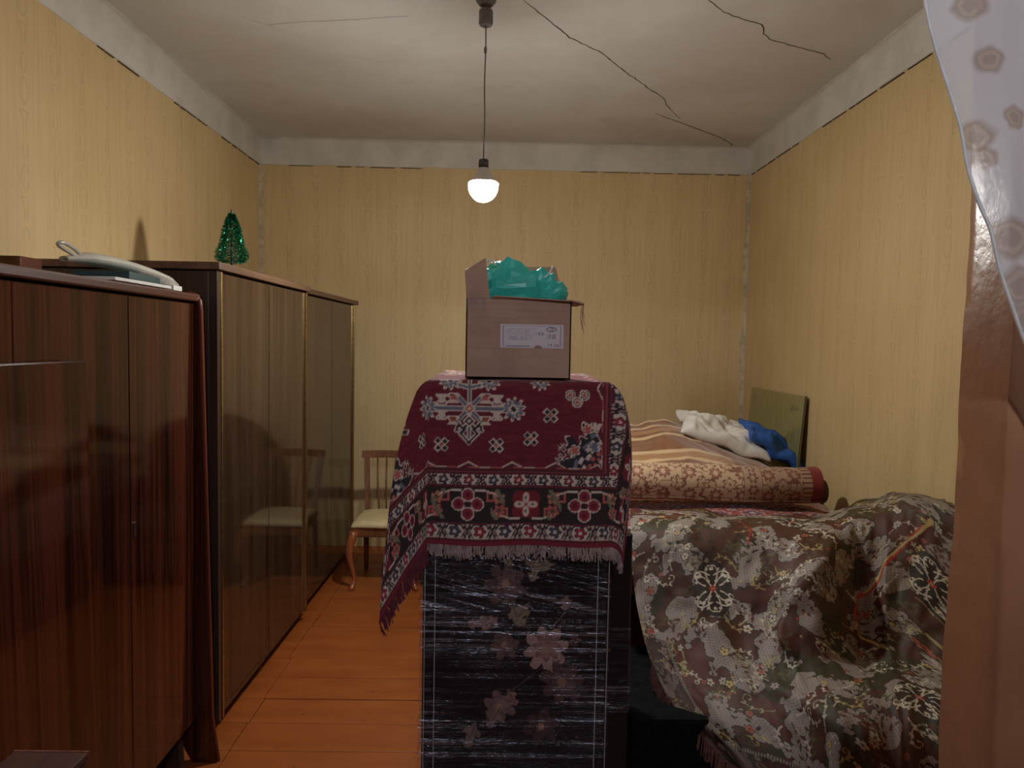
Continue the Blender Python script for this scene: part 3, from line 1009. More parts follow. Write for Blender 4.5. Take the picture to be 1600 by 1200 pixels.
# ------------------------------------------------------------------ cardboard box on the rug
def cardboard():
    m, nt, b = new_mat('cardboard')
    v = coords(nt)
    c = mix(nt, noise(nt, v, sc=9, detail=5).ramp(.3, .7), (.40, .245, .165), (.48, .31, .215))
    c = mix(nt, noise(nt, v, (1, 1, 60), sc=3).ramp(.5, .8, 0, .25), c, (.22, .12, .08))
    nt.links.new(c, b.inputs['Base Color']); setp(b, Roughness=.8)
    bump(nt, b, noise(nt, v, (1, 1, 120), sc=1.5, detail=1), .12, .002)
    return m
M_card = cardboard()
BD = 2.15
p0 = at(727, 577, BD); p1 = at(891, 580, BD); ph = at(810, 467, BD)
bx0, bx1, bz = p0[0], p1[0], TOP + .009
bh = ph[2] - bz
bd = .26
box = thing('cardboard_box', 'open brown cardboard box with white sticker standing on the rug', 'box', ((bx0 + bx1) / 2, BD + bd / 2, bz))
bw = (bx1 - bx0) / 2; hd = bd / 2; th = .004
mb = MB().box((-bw, -hd, 0), (bw, hd, th)); mb.build('bottom', M_card, box)
fpan = MB().box((-bw, -hd, 0), (bw, -hd + th, bh)).build('front_panel', M_card, box)
MB().box((-bw, hd - th, 0), (bw, hd, bh)).build('back_panel', M_card, box)
MB().box((-bw, -hd, 0), (-bw + th, hd, bh)).build('side_panel', M_card, box)
MB().box((bw - th, -hd, 0), (bw, hd, bh)).build('side_panel', M_card, box)
def slab(poly3, t, name, mat, par):
    """thin slab from a 3D polygon"""
    P = [Vector(p) for p in poly3]
    nrm = (P[1] - P[0]).cross(P[2] - P[0]).normalized() * t
    n = len(P)
    return MB().add(P + [p + nrm for p in P], [tuple(range(n)), tuple(range(n, 2 * n))[::-1]] + [(i, (i + 1) % n, (i + 1) % n + n, i + n) for i in range(n)]).build(name, mat, par)
# left flap up and leaning, torn right flap, back flap, narrow front flap
slab([(-bw, -hd, bh), (-bw, hd, bh), (-bw + .020, hd - .01, bh + .125), (-bw - .006, -hd + .01, bh + .082)], .004, 'flap', M_card, box)
slab([(-bw, -hd + .002, bh), (-bw + .068, -hd + .002, bh), (-bw + .054, -hd + .02, bh + .118), (-bw - .004, -hd + .006, bh + .080)], .004, 'flap', M_card, box)
slab([(bw - .14, hd, bh), (bw, hd, bh), (bw - .030, hd + .02, bh + .122), (bw - .15, hd + .02, bh + .120)], .004, 'flap', M_card, box)
slab([(bw, -hd, bh), (bw, hd, bh), (bw + .036, hd - .02, bh - .004), (bw + .038, -hd + .01, bh - .008)], .004, 'flap', M_card, box)
slab([(-bw + .07, -hd, bh), (bw, -hd, bh), (bw + .02, -hd - .022, bh - .004), (-bw + .08, -hd - .012, bh + .008)], .003, 'flap', M_card, box)
for k in range(5):
    x = bw + .036 + random.uniform(-.012, .004); y = -hd + .02
    MB().tube([(x, y, bh - .006), (x - .003, y - .002, bh - .03 - .008 * k), (x + .004, y, bh - .05 - .012 * k)], .0011, 4).build('torn_shred', M_card, box)
# sticker with print
M_print = tint_mat('sticker_print', .5)
q0 = at(782, 506, BD); q1 = at(880, 545, BD)
gx, gz = np.meshgrid(np.linspace(0, 1, 240), np.linspace(0, 1, 96), indexing='ij')
st = np.empty(gx.shape + (3,)); st[:] = (.62, .55, .56)
INK = np.array((.20, .17, .20))
fr = (np.maximum(np.abs(gx - .5) / .455, np.abs(gz - .5) / .44)); st[np.abs(fr - 1) < .016] = INK
for row, (x0, x1) in enumerate(((.10, .55), (.10, .46), (.08, .60), (.08, .60), (.08, .5), (.10, .48))):
    zc = .80 - .085 * row
    m_ = (np.abs(gz - zc) < .018) & (gx > x0) & (gx < x1) & ((vnoise(gx * 70, gz * 0 + row * 3.3, 12) > -.25))
    st[m_] = (.36, .31, .34)
for cx_ in (.62, .67):
    st[(np.abs(gx - cx_) < .014) & (np.abs(gz - .60) < .06) & (vnoise(gx * 90, gz * 30, 2) > -.3)] = INK
lg = np.hypot((gx - .81) / .085, (gz - .80) / .11); st[(lg < 1)] = INK; st[(lg < .78) & (np.abs(gz - .80) < .05)] = (.62, .55, .56); st[(lg < .7) & (np.abs(gz - .80) < .025) & (vnoise(gx * 80, gz * 0, 3) > -.2)] = INK
st[(np.abs(gx - .81) < .065) & (np.abs(gz - .50) < .10) & (vnoise(gx * 110, gz * 4, 8) > .0)] = (.30, .26, .28)
st[(gx > .76) & (gx < .93) & (np.abs(gz - .13) < .05) & (vnoise(gx * 60, gz * 14, 18) > .1)] = INK
torn = (np.hypot((gx - .60) / .06, (gz - .02) / .11) < 1); st[torn] = (.29, .17, .12)
st[(np.abs(gz - .075) < .02) & (gx > .10) & (gx < .47)] = INK
Lp = np.array(box.location)
Ps = np.stack([q0[0] + (q1[0] - q0[0]) * gx - Lp[0], np.full_like(gx, -hd - .0006), q1[2] + (q0[2] - q1[2]) * gz - Lp[2]], -1)
sticker = link('sticker', grid_mesh('sticker', Ps, st, -.0005), M_print, fpan); sticker['label'] = 'white printed sticker'
# clear tape torn at the left shoulder
M_tape = plain('glossy_tape', (.50, .46, .42), .08, .1, 30, .3, Alpha=.10)
MB().box((-bw - .001, -hd - .0012, bh - .03), (-bw + .055, -hd - .0004, bh + .012)).build('tape', M_tape, box)

# green bag in the box
M_bag = plain('green_bag', (.04, .52, .42), .38, .12, 14, .2, Transmission_Weight=0.0)
bag = thing('green_bag', 'crumpled turquoise green bag stuffed in the cardboard box', 'bag', (Lp[0], Lp[1], bz + .01))
nb_u, nb_v = 46, 30
Pb = np.zeros((nb_u, nb_v, 3))
for i in range(nb_u):
    for j in range(nb_v):
        a = 2 * PI * i / (nb_u - 1); t = j / (nb_v - 1)
        rx, ry = bw - .012, hd - .012
        ex = (abs(math.cos(a)) ** .6) * (1 if math.cos(a) > 0 else -1); ey = (abs(math.sin(a)) ** .6) * (1 if math.sin(a) > 0 else -1)
        k = math.cos(max(0, (t - .55) / .45) * PI / 2) ** .75 if t > .55 else 1.0
        zz_ = bh * .98 * min(1, t / .55) + ((.085 - .035 * max(-.4, ex * k)) * math.sin(max(0, (t - .55) / .45) * PI / 2) if t > .55 else 0)
        Pb[i, j] = (ex * rx * k, ey * ry * k, zz_)
Nb = Pb - np.array((0, 0, bh * .5)); Nb /= np.linalg.norm(Nb, axis=-1, keepdims=True)
fac = np.clip((Pb[..., 2] - bh * .9) / .03, 0, 1)
crum = .045 * (.6 - np.abs(vnoise(Pb[..., 0] * 17 + 7 + Pb[..., 1] * 12, Pb[..., 1] * 15 + Pb[..., 2] * 22, 41))) + .016 * vnoise(Pb[..., 0] * 45, Pb[..., 1] * 45 + Pb[..., 2] * 40, 42)
Pb += Nb * (fac * crum)[..., None]
Pb[-1] = Pb[0]; Pb[:, -1] = Pb[:, -1].mean(0)
sack_me = grid_mesh('sack', Pb); sack_me.polygons.foreach_set('use_smooth', np.zeros(len(sack_me.polygons), dtype=bool))
o = link('sack', sack_me, M_bag, bag)
# gathered ear at the left and cord handles
ear = np.zeros((22, 14, 3))
for i in range(22):
    for j in range(14):
        s_ = i / 21; t_ = j / 13 - .5
        wd = .030 * (1 - .55 * s_) + .008 * math.sin(s_ * 9)
        ear[i, j] = (-bw + .135 - .050 * s_ + t_ * wd * 1.6, -.06 + .012 * math.sin(t_ * 16) + .02 * s_, bh + .012 + .112 * s_ - .03 * s_ * s_ + .02 * t_)
link('ear', grid_mesh('ear', ear, None, .004), M_bag, bag)
M_cordw = plain('white_cord', (.75, .75, .70), .7, .1, 60, 0)
MB().tube(catmull(np.array([(.045, -.06, bh + .062), (.075, -.075, bh + .058), (.092, -.075, bh + .075), (.10, -.06, bh + .092)]), 14), .0032, 6).build('handle_cord', M_cordw, bag, True)
MB().tube(catmull(np.array([(-bw + .052, -.07, bh + .100), (-bw + .068, -.075, bh + .108), (-bw + .084, -.07, bh + .092)]), 12), .0035, 6).build('handle_cord', M_cordw, bag, True)

# ------------------------------------------------------------------ tinsel tree on the dark wardrobe
M_tin = plain('green_tinsel', (.04, .36, .20), .22, .6, 90, 0, Metallic=.95)
tree = thing('tinsel_tree', 'small green tinsel tree standing on the dark wardrobe', 'christmas tree', (-1.335, 3.66, 1.89))
MB().lathe([(.03, 0), (.03, .006), (.008, .012), (.006, .33), (.002, .335)], n=12).build('stand', M_black, tree)
rg = np.random.default_rng(5); mb = MB()
for k in range(9000):
    t = rg.random() ** 1.15
    R = np.interp(t, [0, .06, .2, .36, .42, .62, .68, .9, 1], [.05, .074, .076, .056, .056, .042, .042, .022, .008])
    a = rg.uniform(0, 2 * PI); rr = R * rg.uniform(.5, 1.0)
    p = Vector((rr * math.cos(a), rr * math.sin(a), .078 + .235 * t))
    d = Vector((math.cos(a) + rg.normal(0, .5), math.sin(a) + rg.normal(0, .5), rg.normal(-.1, .5))).normalized()
    sd = d.cross(Vector((rg.normal(), rg.normal(), rg.normal()))).normalized() * .0009
    L = rg.uniform(.006, .013)
    mb.add([p - sd * 1.3, p + sd * 1.3, p + d * L + sd, p + d * L - sd], [(0, 1, 2, 3)])
me = bpy.data.meshes.new('tinsel'); me.from_pydata(mb.v, [], mb.f); o = link('tinsel', me, M_tin, tree); o['kind'] = 'stuff'

# ------------------------------------------------------------------ papers on the mahogany wardrobe
M_pap = plain('white_paper', (.66, .64, .60), .7, .06, 12, .05)
M_teal = plain('teal_cover', (.010, .045, .047), .5, .2, 12, 0)
M_sleeve = plain('milky_plastic', (.58, .55, .46), .25, .08, 10, .1, Transmission_Weight=.25)
TZ = NZ
fo = tag(MB().box((-.085, -.13, 0), (.085, .13, .024), .003).build('folder', M_teal, None, False, (-1.245, 2.41, TZ + .0185)), 'dark teal folder lying under the rolled sleeve on the mahogany wardrobe', 'folder')
fo.rotation_euler = (0, 0, .10)
sl = thing('plastic_sleeve', 'milky rolled plastic sleeve with a loop lying on the mahogany wardrobe', 'sleeve', (-1.275, 2.47, TZ + .044))
Q = []
path = catmull(np.array([(-.05, -.22, .012), (-.03, -.12, .022), (-.005, -.0, .018), (.03, .12, .000), (.075, .24, -.032)]), 40)
for i, p in enumerate(path):
    wv = .042 * min(1, .35 + i / 14) * min(1, .5 + (39 - i) / 8)
    Q.append([(p[0] + wv * math.cos(a), p[1], p[2] + .017 + wv * .50 * math.sin(a)) for a in np.linspace(0, 2 * PI, 16)])
link('sleeve', grid_mesh('sleeve', np.array(Q)), M_sleeve, sl)
MB().tube(catmull(np.array([(-.04, -.12, .03), (-.03, -.18, .055), (-.03, -.25, .072), (-.035, -.27, .064), (-.035, -.20, .046), (-.03, -.10, .03)]), 30), .006, 8).build('loop', M_sleeve, sl, True)
cd = tag(MB().box((-.045, -.035, 0), (.045, .035, .018), .002).build('card_stack', M_pap, None, False, (-1.205, 2.655, TZ + .007)), 'small stack of white cards near the far end of the mahogany wardrobe top', 'cards')
pl = tag(MB().box((-.10, -.20, 0), (.10, .17, .010), .001).build('paper_sheets', M_pap, None, False, (-1.245, 2.40, TZ + .008)), 'white paper sheets under the plastic sleeve on the mahogany wardrobe', 'paper')
bd_ = tag(MB().box((-.04, -.06, 0), (.04, .06, .105), .003).build('wooden_block', M_mahog_top, None, False, (-1.70, 2.63, TZ + .007)), 'brown wooden block at the wall end of the mahogany wardrobe top', 'wood block')

# ------------------------------------------------------------------ leaning board and small table at the left edge
lb = tag(MB().box((-.011, -.26, 0), (.011, .26, 1.535), .005).build('leaning_board', M_mahog, None, False, (-1.055, 1.665, 0)), 'dark mahogany board leaning on the wardrobe door at the left edge', 'board')
lb.rotation_euler = (0, -.022, 0)
tb = thing('side_table', 'small brown wooden table with pale edge at the lower left corner', 'table', (-1.0, 1.46, 0))
tp = onZ(138, 1175, .70)
tx1, ty1 = tp[0] + 1.0, tp[1] - 1.46
M_tbl = wood('table_brown', (.055, .018, .010), (.10, .035, .018), axis=1, rough=.7)
MB().box((tx1 - .16, ty1 - .22, .682), (tx1, ty1, .70), .003).build('top', M_tbl, tb)
MB().box((tx1 - .16, ty1 + .0002, .684), (tx1, ty1 + .003, .7008)).build('edge_band', M_redlip, tb)
for sx in (tx1 - .145, tx1 - .015):
    for sy in (ty1 - .205, ty1 - .015):
        MB().box((sx - .012, sy - .012, 0), (sx + .012, sy + .012, .682), .002).build('leg', M_tbl, tb)

# ------------------------------------------------------------------ sofa under a brocade cover
M_sofa = plain('dark_sofa_cloth', (.008, .008, .009), 1.0, .3, 30, .2, Specular_IOR_Level=.1)
so = thing('covered_sofa', 'dark low sofa hidden under the brocade cover beside the doorway', 'sofa', (1.2, 2.75, 0))
MB().box((-.72, -.22, .0), (.60, .42, .28), .02).build('base', M_sofa, so)
MB().box((-.36, -.32, .10), (.58, .20, .27), .03).build('seat', M_sofa, so)
MB().box((-.50, .33, .10), (.60, .52, .745), .04).build('backrest', M_sofa, so)
MB().box((-.50, .02, .10), (-.36, .50, .42), .03).build('armrest', M_sofa, so)

net = [
 [(984, 797, 3.33), (985, 822, 3.08), (987, 880, 2.98), (995, 945, 2.90), (1014, 1022, 2.78), (1052, 1102, 2.62), (1135, 1192, 2.44)],
 [(1075, 799, 3.36), (1078, 826, 3.02), (1084, 898, 2.90), (1094, 972, 2.80), (1115, 1050, 2.65), (1152, 1125, 2.48), (1200, 1225, 2.33)],
 [(1170, 803, 3.36), (1180, 832, 3.00), (1190, 900, 2.84), (1195, 975, 2.74), (1208, 1050, 2.60), (1236, 1130, 2.40), (1270, 1260, 2.26)],
 [(1255, 805, 3.34), (1275, 826, 2.99), (1276, 890, 2.78), (1262, 970, 2.66), (1270, 1040, 2.58), (1310, 1128, 2.25), (1325, 1330, 2.16)],
 [(1318, 794, 3.30), (1342, 815, 2.98), (1350, 890, 2.87), (1352, 970, 2.77), (1352, 1034, 2.62), (1385, 1130, 2.24), (1400, 1350, 2.15)],
 [(1395, 770, 3.25), (1415, 788, 2.94), (1420, 870, 2.80), (1425, 960, 2.70), (1430, 1040, 2.56), (1455, 1140, 2.18), (1465, 1360, 2.10)],
 [(1475, 778, 2.98), (1500, 800, 2.78), (1515, 870, 2.70), (1520, 960, 2.62), (1525, 1040, 2.50), (1545, 1140, 2.14), (1555, 1370, 2.06)],
]
W3 = np.array([[at(*p) for p in c] for c in net])
nu, nv = 540, 600
G = catmull(catmull(W3, nu, 0), nv, 1)
du = np.linalg.norm(np.diff(G, axis=0), axis=-1); dv = np.linalg.norm(np.diff(G, axis=1), axis=-1)
Ub = np.concatenate([np.zeros((1, nv)), np.cumsum(du, 0)]); Vb = np.concatenate([np.zeros((nu, 1)), np.cumsum(dv, 1)], 1)
Ub = Ub - .2
sN, tN = np.meshgrid(np.linspace(0, 6, nu), np.linspace(0, 6, nv), indexing='ij')
N = grid_normals(G)
if N[nu // 2, nv // 2, 1] > 0: N = -N
disp = .012 * vnoise(sN * 1.7 + .3 * tN, tN * 1.1, 51) + .008 * vnoise(sN * 3.2 + tN * .9, tN * 1.4, 52) + .004 * vnoise(sN * 7, tN * 4 + sN, 53)
# a diagonal ridge and a few hanging folds
ridge = lambda s0, t0, s1, t1, wd, h: h * np.exp(-(((sN - s0) * (t1 - t0) - (tN - t0) * (s1 - s0)) / (math.hypot(s1 - s0, t1 - t0) * wd)) ** 2) * np.clip(1.3 - np.abs(((sN - s0) * (s1 - s0) + (tN - t0) * (t1 - t0)) / ((s1 - s0) ** 2 + (t1 - t0) ** 2) - .5) * 2, 0, 1)
disp += ridge(3.35, 1.4, 2.35, 3.0, .18, .030) + ridge(2.35, 3.0, 2.6, 4.0, .14, .03) + ridge(.9, 1.2, 1.5, 4.6, .18, .022) + ridge(4.55, 1.2, 4.5, 4.2, .16, .035) + ridge(1.3, 4.0, 3.2, 5.2, .2, .02) + ridge(3.4, 5.2, 5.4, 5.6, .2, .02)
disp -= ridge(3.9, 1.3, 4.0, 4.0, .10, .030)
G = G + N * disp[..., None]

class Ras:
    """a flat drawing in metres that is later sampled onto the cloth"""
    def __init__(s, u0, u1, v0, v1, res, base):
        s.o = (u0, v0); s.res = res
        s.nu, s.nv = int((u1 - u0) / res) + 2, int((v1 - v0) / res) + 2
        s.u = u0 + res * np.arange(s.nu); s.v = v0 + res * np.arange(s.nv)
        s.a = np.empty((s.nu, s.nv, 3)); s.a[:] = base

    def win(s, cu, cv, r):
        i0, i1 = int((cu - r - s.o[0]) / s.res), int((cu + r - s.o[0]) / s.res) + 2
        j0, j1 = int((cv - r - s.o[1]) / s.res), int((cv + r - s.o[1]) / s.res) + 2
        i0, j0 = max(i0, 0), max(j0, 0); i1, j1 = min(i1, s.nu), min(j1, s.nv)
        if i1 <= i0 or j1 <= j0: return None
        return s.u[i0:i1, None] - cu, s.v[None, j0:j1] - cv, s.a[i0:i1, j0:j1]

    def disc(s, cu, cv, r, c):
        w_ = s.win(cu, cv, r + s.res)
        if w_: w_[2][np.hypot(w_[0], w_[1]) < r] = c

    def leaf(s, cu, cv, L, W, ang, c):
        w_ = s.win(cu, cv, L)
        if not w_: return
        x = w_[0] * math.cos(ang) + w_[1] * math.sin(ang); y = -w_[0] * math.sin(ang) + w_[1] * math.cos(ang)
        t = np.clip(x / L, 0, 1)
        w_[2][(x > 0) & (x < L) & (np.abs(y) < W * np.sin(PI * t) ** .8)] = c

    def curl(s, cu, cv, R, a0, turn, wd, c, n=26, tight=1.9):
        """a stem that rolls up into a curl; returns points along it"""
        x, y, a = cu, cv, a0; step = R * .16; P = []
        for k in range(n):
            s.disc(x, y, wd * (1 - .45 * k / n), c)
            P.append((x, y, a)); q = k / n
            a += turn * (.05 + .42 * q ** tight); x += step * math.cos(a); y += step * math.sin(a); step *= .975
        s.disc(x, y, wd * 1.5, c)
        return P

    def flower(s, cu, cv, R, n, rot, c, cc, line=None):
        w_ = s.win(cu, cv, R * 1.35)
        if not w_: return
        f = np.hypot(w_[0], w_[1]) / (R * (.48 + .52 * np.abs(np.cos((np.arctan2(w_[1], w_[0]) - rot) * n / 2))))
        if line is not None: w_[2][f < 1.25] = line
        w_[2][f < 1] = c; w_[2][f < .32] = cc

    def sample(s, U, V):
        i = np.clip(np.round((U - s.o[0]) / s.res).astype(int), 0, s.nu - 1); j = np.clip(np.round((V - s.o[1]) / s.res).astype(int), 0, s.nv - 1)
        return s.a[i, j]


def brocade(U, V, seed=3):
    rg = np.random.default_rng(seed)
    BASE = np.array((.075, .026, .013)); SIL = np.array((.30, .245, .21)); CRM = np.array((.56, .50, .38)); OLV = np.array((.085, .070, .028)); RST = np.array((.12, .026, .015)); GLD = np.array((.50, .38, .14)); BLK = np.array((.020, .014, .010))
    u0, u1, v0, v1 = U.min() - .02, U.max() + .02, V.min() - .02, V.max() + .02
    R = Ras(u0, u1, v0, v1, .002, BASE)
    uu_, vv_ = np.meshgrid(R.u, R.v, indexing='ij')
    R.a[vnoise(uu_ * 7 + 9, vv_ * 7 + 2, 5) > .2] = OLV * .5
    R.a[vnoise(uu_ * 6 + 19, vv_ * 6 + 7, 6) > .35] = RST * .8
    rib = np.sin(vv_ * 2 * PI / .005) > .2
    # silver lobed plumes: chains of shrinking discs along curling spines, outlined dark, filled with dots
    plumes = []
    gx = np.arange(u0, u1, .195); gy = np.arange(v0, v1, .175)
    for i, gu in enumerate(gx):
        for j, gv in enumerate(gy):
            cu = gu + rg.uniform(-.04, .04) + (.095 if j % 2 else 0); cv = gv + rg.uniform(-.03, .03)
            sg = 1 if (i + j) % 2 else -1
            a = rg.uniform(-.5, .5) + (PI / 2 if sg > 0 else -PI / 2); x, y = cu, cv
            ch_ = []
            for k in range(9):
                rr = .036 * (1 - .085 * k) * rg.uniform(.85, 1.1)
                ch_.append((x, y, rr))
                ch_.append((x + rr * .9 * math.cos(a + 1.5), y + rr * .9 * math.sin(a + 1.5), rr * .62)); ch_.append((x + rr * .9 * math.cos(a - 1.5), y + rr * .9 * math.sin(a - 1.5), rr * .62))
                a += sg * (.12 + .07 * k); x += .026 * math.cos(a); y += .026 * math.sin(a)
            plumes.append(ch_)
    for ch_ in plumes:
        for x, y, rr in ch_: R.disc(x, y, rr + .0035, BLK)
    for ch_ in plumes:
        for x, y, rr in ch_: R.disc(x, y, rr, SIL)
    sil = np.all(np.abs(R.a - SIL) < 1e-6, -1)
    dots = (np.hypot(((uu_ / .011) % 1) - .5, ((vv_ / .011 + .5 * (np.floor(uu_ / .011) % 2)) % 1) - .5) < .25) & sil
    R.a[dots] = SIL * .5
    R.a[sil & rib & ~dots] = SIL * .86
    # dark and olive curling stems with small leaves over everything
    for k in range(430):
        cu, cv = rg.uniform(u0, u1), rg.uniform(v0, v1); q = rg.integers(4)
        c = [OLV * .7, BLK * 1.4, OLV * 1.1, RST * .8][q]
        P = R.curl(cu, cv, rg.uniform(.035, .07), rg.uniform(0, 6.3), rg.choice([-1, 1]), rg.uniform(.0018, .0030), c, 30)
        for m_ in range(3, 24, 4):
            x, y, a = P[m_]; sg = 1 if m_ % 8 < 4 else -1
            R.leaf(x, y, rg.uniform(.016, .032), .0052, a + sg * .8, c)
    # cream scrolls with leaves
    for k in range(240):
        cu, cv = rg.uniform(u0, u1), rg.uniform(v0, v1)
        c = [CRM, CRM * .85, GLD * .75, np.array((.34, .31, .17))][rg.integers(4)]
        P = R.curl(cu, cv, rg.uniform(.030, .052), rg.uniform(0, 6.3), rg.choice([-1, 1]), rg.uniform(.0022, .0032), c, 32)
        for m_ in (5, 10, 15):
            x, y, a = P[m_]; R.leaf(x, y, rg.uniform(.012, .02), .0032, a - .7, c); R.leaf(x, y, rg.uniform(.010, .018), .003, a + .7, c)
    for k in range(210):
        R.flower(rg.uniform(u0, u1), rg.uniform(v0, v1), rg.uniform(.008, .019), int(rg.integers(5, 7)), rg.uniform(0, 6), [CRM, GLD, CRM * .8, SIL * 1.2, np.array((.34, .09, .05))][rg.integers(5)], RST, BLK)
    # big open-work medallions
    for cu, cv in ((1.02, .62), (.50, .20), (1.28, .42), (.70, 1.28), (1.10, 1.42), (.12, .62)):
        w_ = R.win(cu, cv, .125)
        if w_: w_[2][np.hypot(w_[0] / .075, w_[1] / .115) < 1] = BLK * 1.5
        for sx in (-1, 1):
            for sy in (-1, 1):
                for (dx, dy, a, t, rr) in ((.006, .008, 1.2, -1, .040), (.012, .030, 1.0, 1, .034), (.010, .055, .7, -1, .03), (.030, .012, .4, 1, .032)):
                    aa = math.atan2(math.sin(a) * sy, math.cos(a) * sx)
                    P = R.curl(cu + sx * dx, cv + sy * dy, rr, aa, t * sx * sy, .0030, CRM * 1.1, 24)
                    x, y, a_ = P[9]; R.leaf(x, y, .016, .004, a_ + .7 * t, CRM)
        R.flower(cu, cv, .016, 4, 0, np.array((.36, .05, .03)), CRM, BLK)
    # a winding red and gold ribbon
    for (pts, c, wd) in (([(.98, .42), (.92, .52), (.84, .60), (.74, .66), (.70, .74), (.72, .84)], np.array((.42, .035, .018)), .011), ([(1.01, .36), (.95, .48), (.87, .56), (.78, .63)], GLD * .9, .007), ([(.70, .76), (.725, .86), (.73, .92)], GLD * .9, .008), ([(.25, .25), (.30, .33), (.27, .45)], np.array((.26, .03, .02)), .006)):
        for x, y in catmull(np.array(pts), 120): R.disc(x, y, wd * (.45 + .55 * abs(math.sin(x * 31 + y * 23))), c)
    for k in range(80):
        R.flower(rg.uniform(u0, u1), rg.uniform(v0, v1), .0055, 4, 0, [np.array((.45, .045, .03)), CRM, GLD][rg.integers(3)], RST)
    return R.sample(U, V)


br = brocade(Ub, Vb)
# darker border along the hem and the left edge
hem = (np.linspace(0, 1, nv)[None, :] * np.ones((nu, 1)))
eb = np.minimum((Vb[:, -1:] - Vb), Ub + .2)
bmask = (eb < .10) & (tN > 3.6)
br[bmask] *= np.array((.50, .42, .42))
bl = (np.abs(eb - .10) < .006) & (tN > 3.6); br[bl] = np.where((np.sin(Vb * 500 + Ub * 500) > 0)[..., None], np.array((.30, .25, .18)), np.array((.03, .02, .015)))[bl]
M_broc = tint_mat('brocade', .6, .0, .35)
bc = thing('brocade_cover', 'dark brown brocade cover with silver scrolls and flowers draped over the sofa', 'bedspread', (1.2, 2.75, .5))
link('cloth', grid_mesh('cloth', rel(G, bc), np.clip(br, .004, 1)), M_broc, bc)
# fringe along the lower left hem
rg = np.random.default_rng(8); mb = MB()
edgepts = [G[0, j] for j in range(int(nv * .70), nv)] + [G[i, -1] for i in range(0, int(nu * .9))]
edgepts = np.array(edgepts)
for k in range(620):
    f_ = rg.uniform(0, len(edgepts) - 1.01); i = int(f_); p = edgepts[i] * (1 - f_ + i) + edgepts[i + 1] * (f_ - i)
    L = rg.uniform(.045, .065); dx = rg.normal(0, .004); wd = .0015
    p2 = p + np.array((dx - .006, -.008 + rg.normal(0, .002), -L))
    q = p - np.array(bc.location); q2 = p2 - np.array(bc.location)
    mb.add([q + (-wd, 0, .004), q + (wd, 0, .004), q + (0, wd * 1.5, .004), q2 + (-wd, 0, 0), q2 + (wd, 0, 0), q2 + (0, wd * 1.5, 0)], [(0, 1, 4, 3), (1, 2, 5, 4), (2, 0, 3, 5)])
o = mb.build('fringe', plain('mauve_fringe', (.17, .075, .06), .9, .2, 50, 0), bc); o['kind'] = 'stuff'

# ------------------------------------------------------------------ bed with red rug, rolled carpet, blanket, pillows
M_bed = plain('bed_brown', (.06, .028, .018), .6, .2, 20, .1)
bed = thing('bed', 'brown bed with mattress under the heap of rugs and blankets along the right wall', 'bed', (1.1, 4.35, 0))
MB().box((-.60, -.95, .05), (.72, 1.05, .40), .02).build('frame', M_bed, bed)
MB().box((-.60, -.95, .40), (.70, 1.05, .74), .06).build('mattress', plain('mattress_ticking', (.25, .17, .12), .9, .15, 20, .2), bed)
for sx in (-.55, .66):
    for sy in (-.9, 1.0):
        MB().box((sx - .03, sy - .03, 0), (sx + .03, sy + .03, .06)).build('leg', M_bed, bed)
# dark rounded bolster end
bl_ = thing('bolster', 'dark brown round bolster behind the end of the rolled carpet', 'bolster', (1.50, 3.88, .836))
mb = MB()
pr = [(.002, -.25), (.06, -.25), (.08, -.22), (.086, -.1), (.086, .1), (.08, .20), (.06, .235), (.002, .24)]
mm = mb.lathe(pr, n=24).mesh('bolster_cover', True); mm.transform(Matrix.Rotation(PI / 2, 4, 'Y'))
link('bolster_cover', mm, plain('dark_brown_plush', (.045, .022, .015), .9, .2, 30, .2), bl_)

# red rug lying under the roll
nu2, nv2 = 300, 110
us, vs_ = np.meshgrid(np.linspace(.42, 1.60, nu2), np.linspace(3.12, 3.73, nv2), indexing='ij')
def small_rug(U, V, base, c1, c2, c3, seed, sc=1.0):
    img = np.empty(U.shape + (3,)); img[:] = base
    a = ((U * sc / .16) % 1 - .5) * .16; b_ = ((V * sc / .14) % 1 - .5) * .14
    f = petal_flower(a, b_, 0, 0, .058, 8, .2, .4)
    img[np.abs(f - 1) < .10] = c2; img[f < .78] = c1; img[np.abs(f - .6) < .09] = c3; img[f < .35] = c2
    a2 = (((U * sc + .08) / .16) % 1 - .5) * .16; b2 = (((V * sc + .07) / .14) % 1 - .5) * .14
    f = petal_flower(a2, b2, 0, 0, .042, 6, .5, .5); img[np.abs(f - 1) < .14] = c3; img[f < .6] = c2; img[f < .3] = c1
    vein = np.abs(vnoise(U * 38, V * 38, seed)); img[(vein < .10)] = c3
    return img
rimg = small_rug(us, vs_, (.30, .055, .045), (.045, .05, .14), (.42, .30, .24), (.12, .025, .03), 61)
zr = .808 + .012 * vnoise(us * 5, vs_ * 5, 62) - .14 * np.clip(us - 1.50, 0, 1)
Pr = np.stack([us, vs_, zr], -1)
rr_ = thing('red_rug', 'flat red and blue patterned rug lying under the rolled carpet', 'rug', (1.0, 3.5, .74))
link('pile', grid_mesh('pile', rel(Pr, rr_), rimg, -.012 if grid_normals(Pr)[5, 5, 2] < 0 else .012), M_rug, rr_)

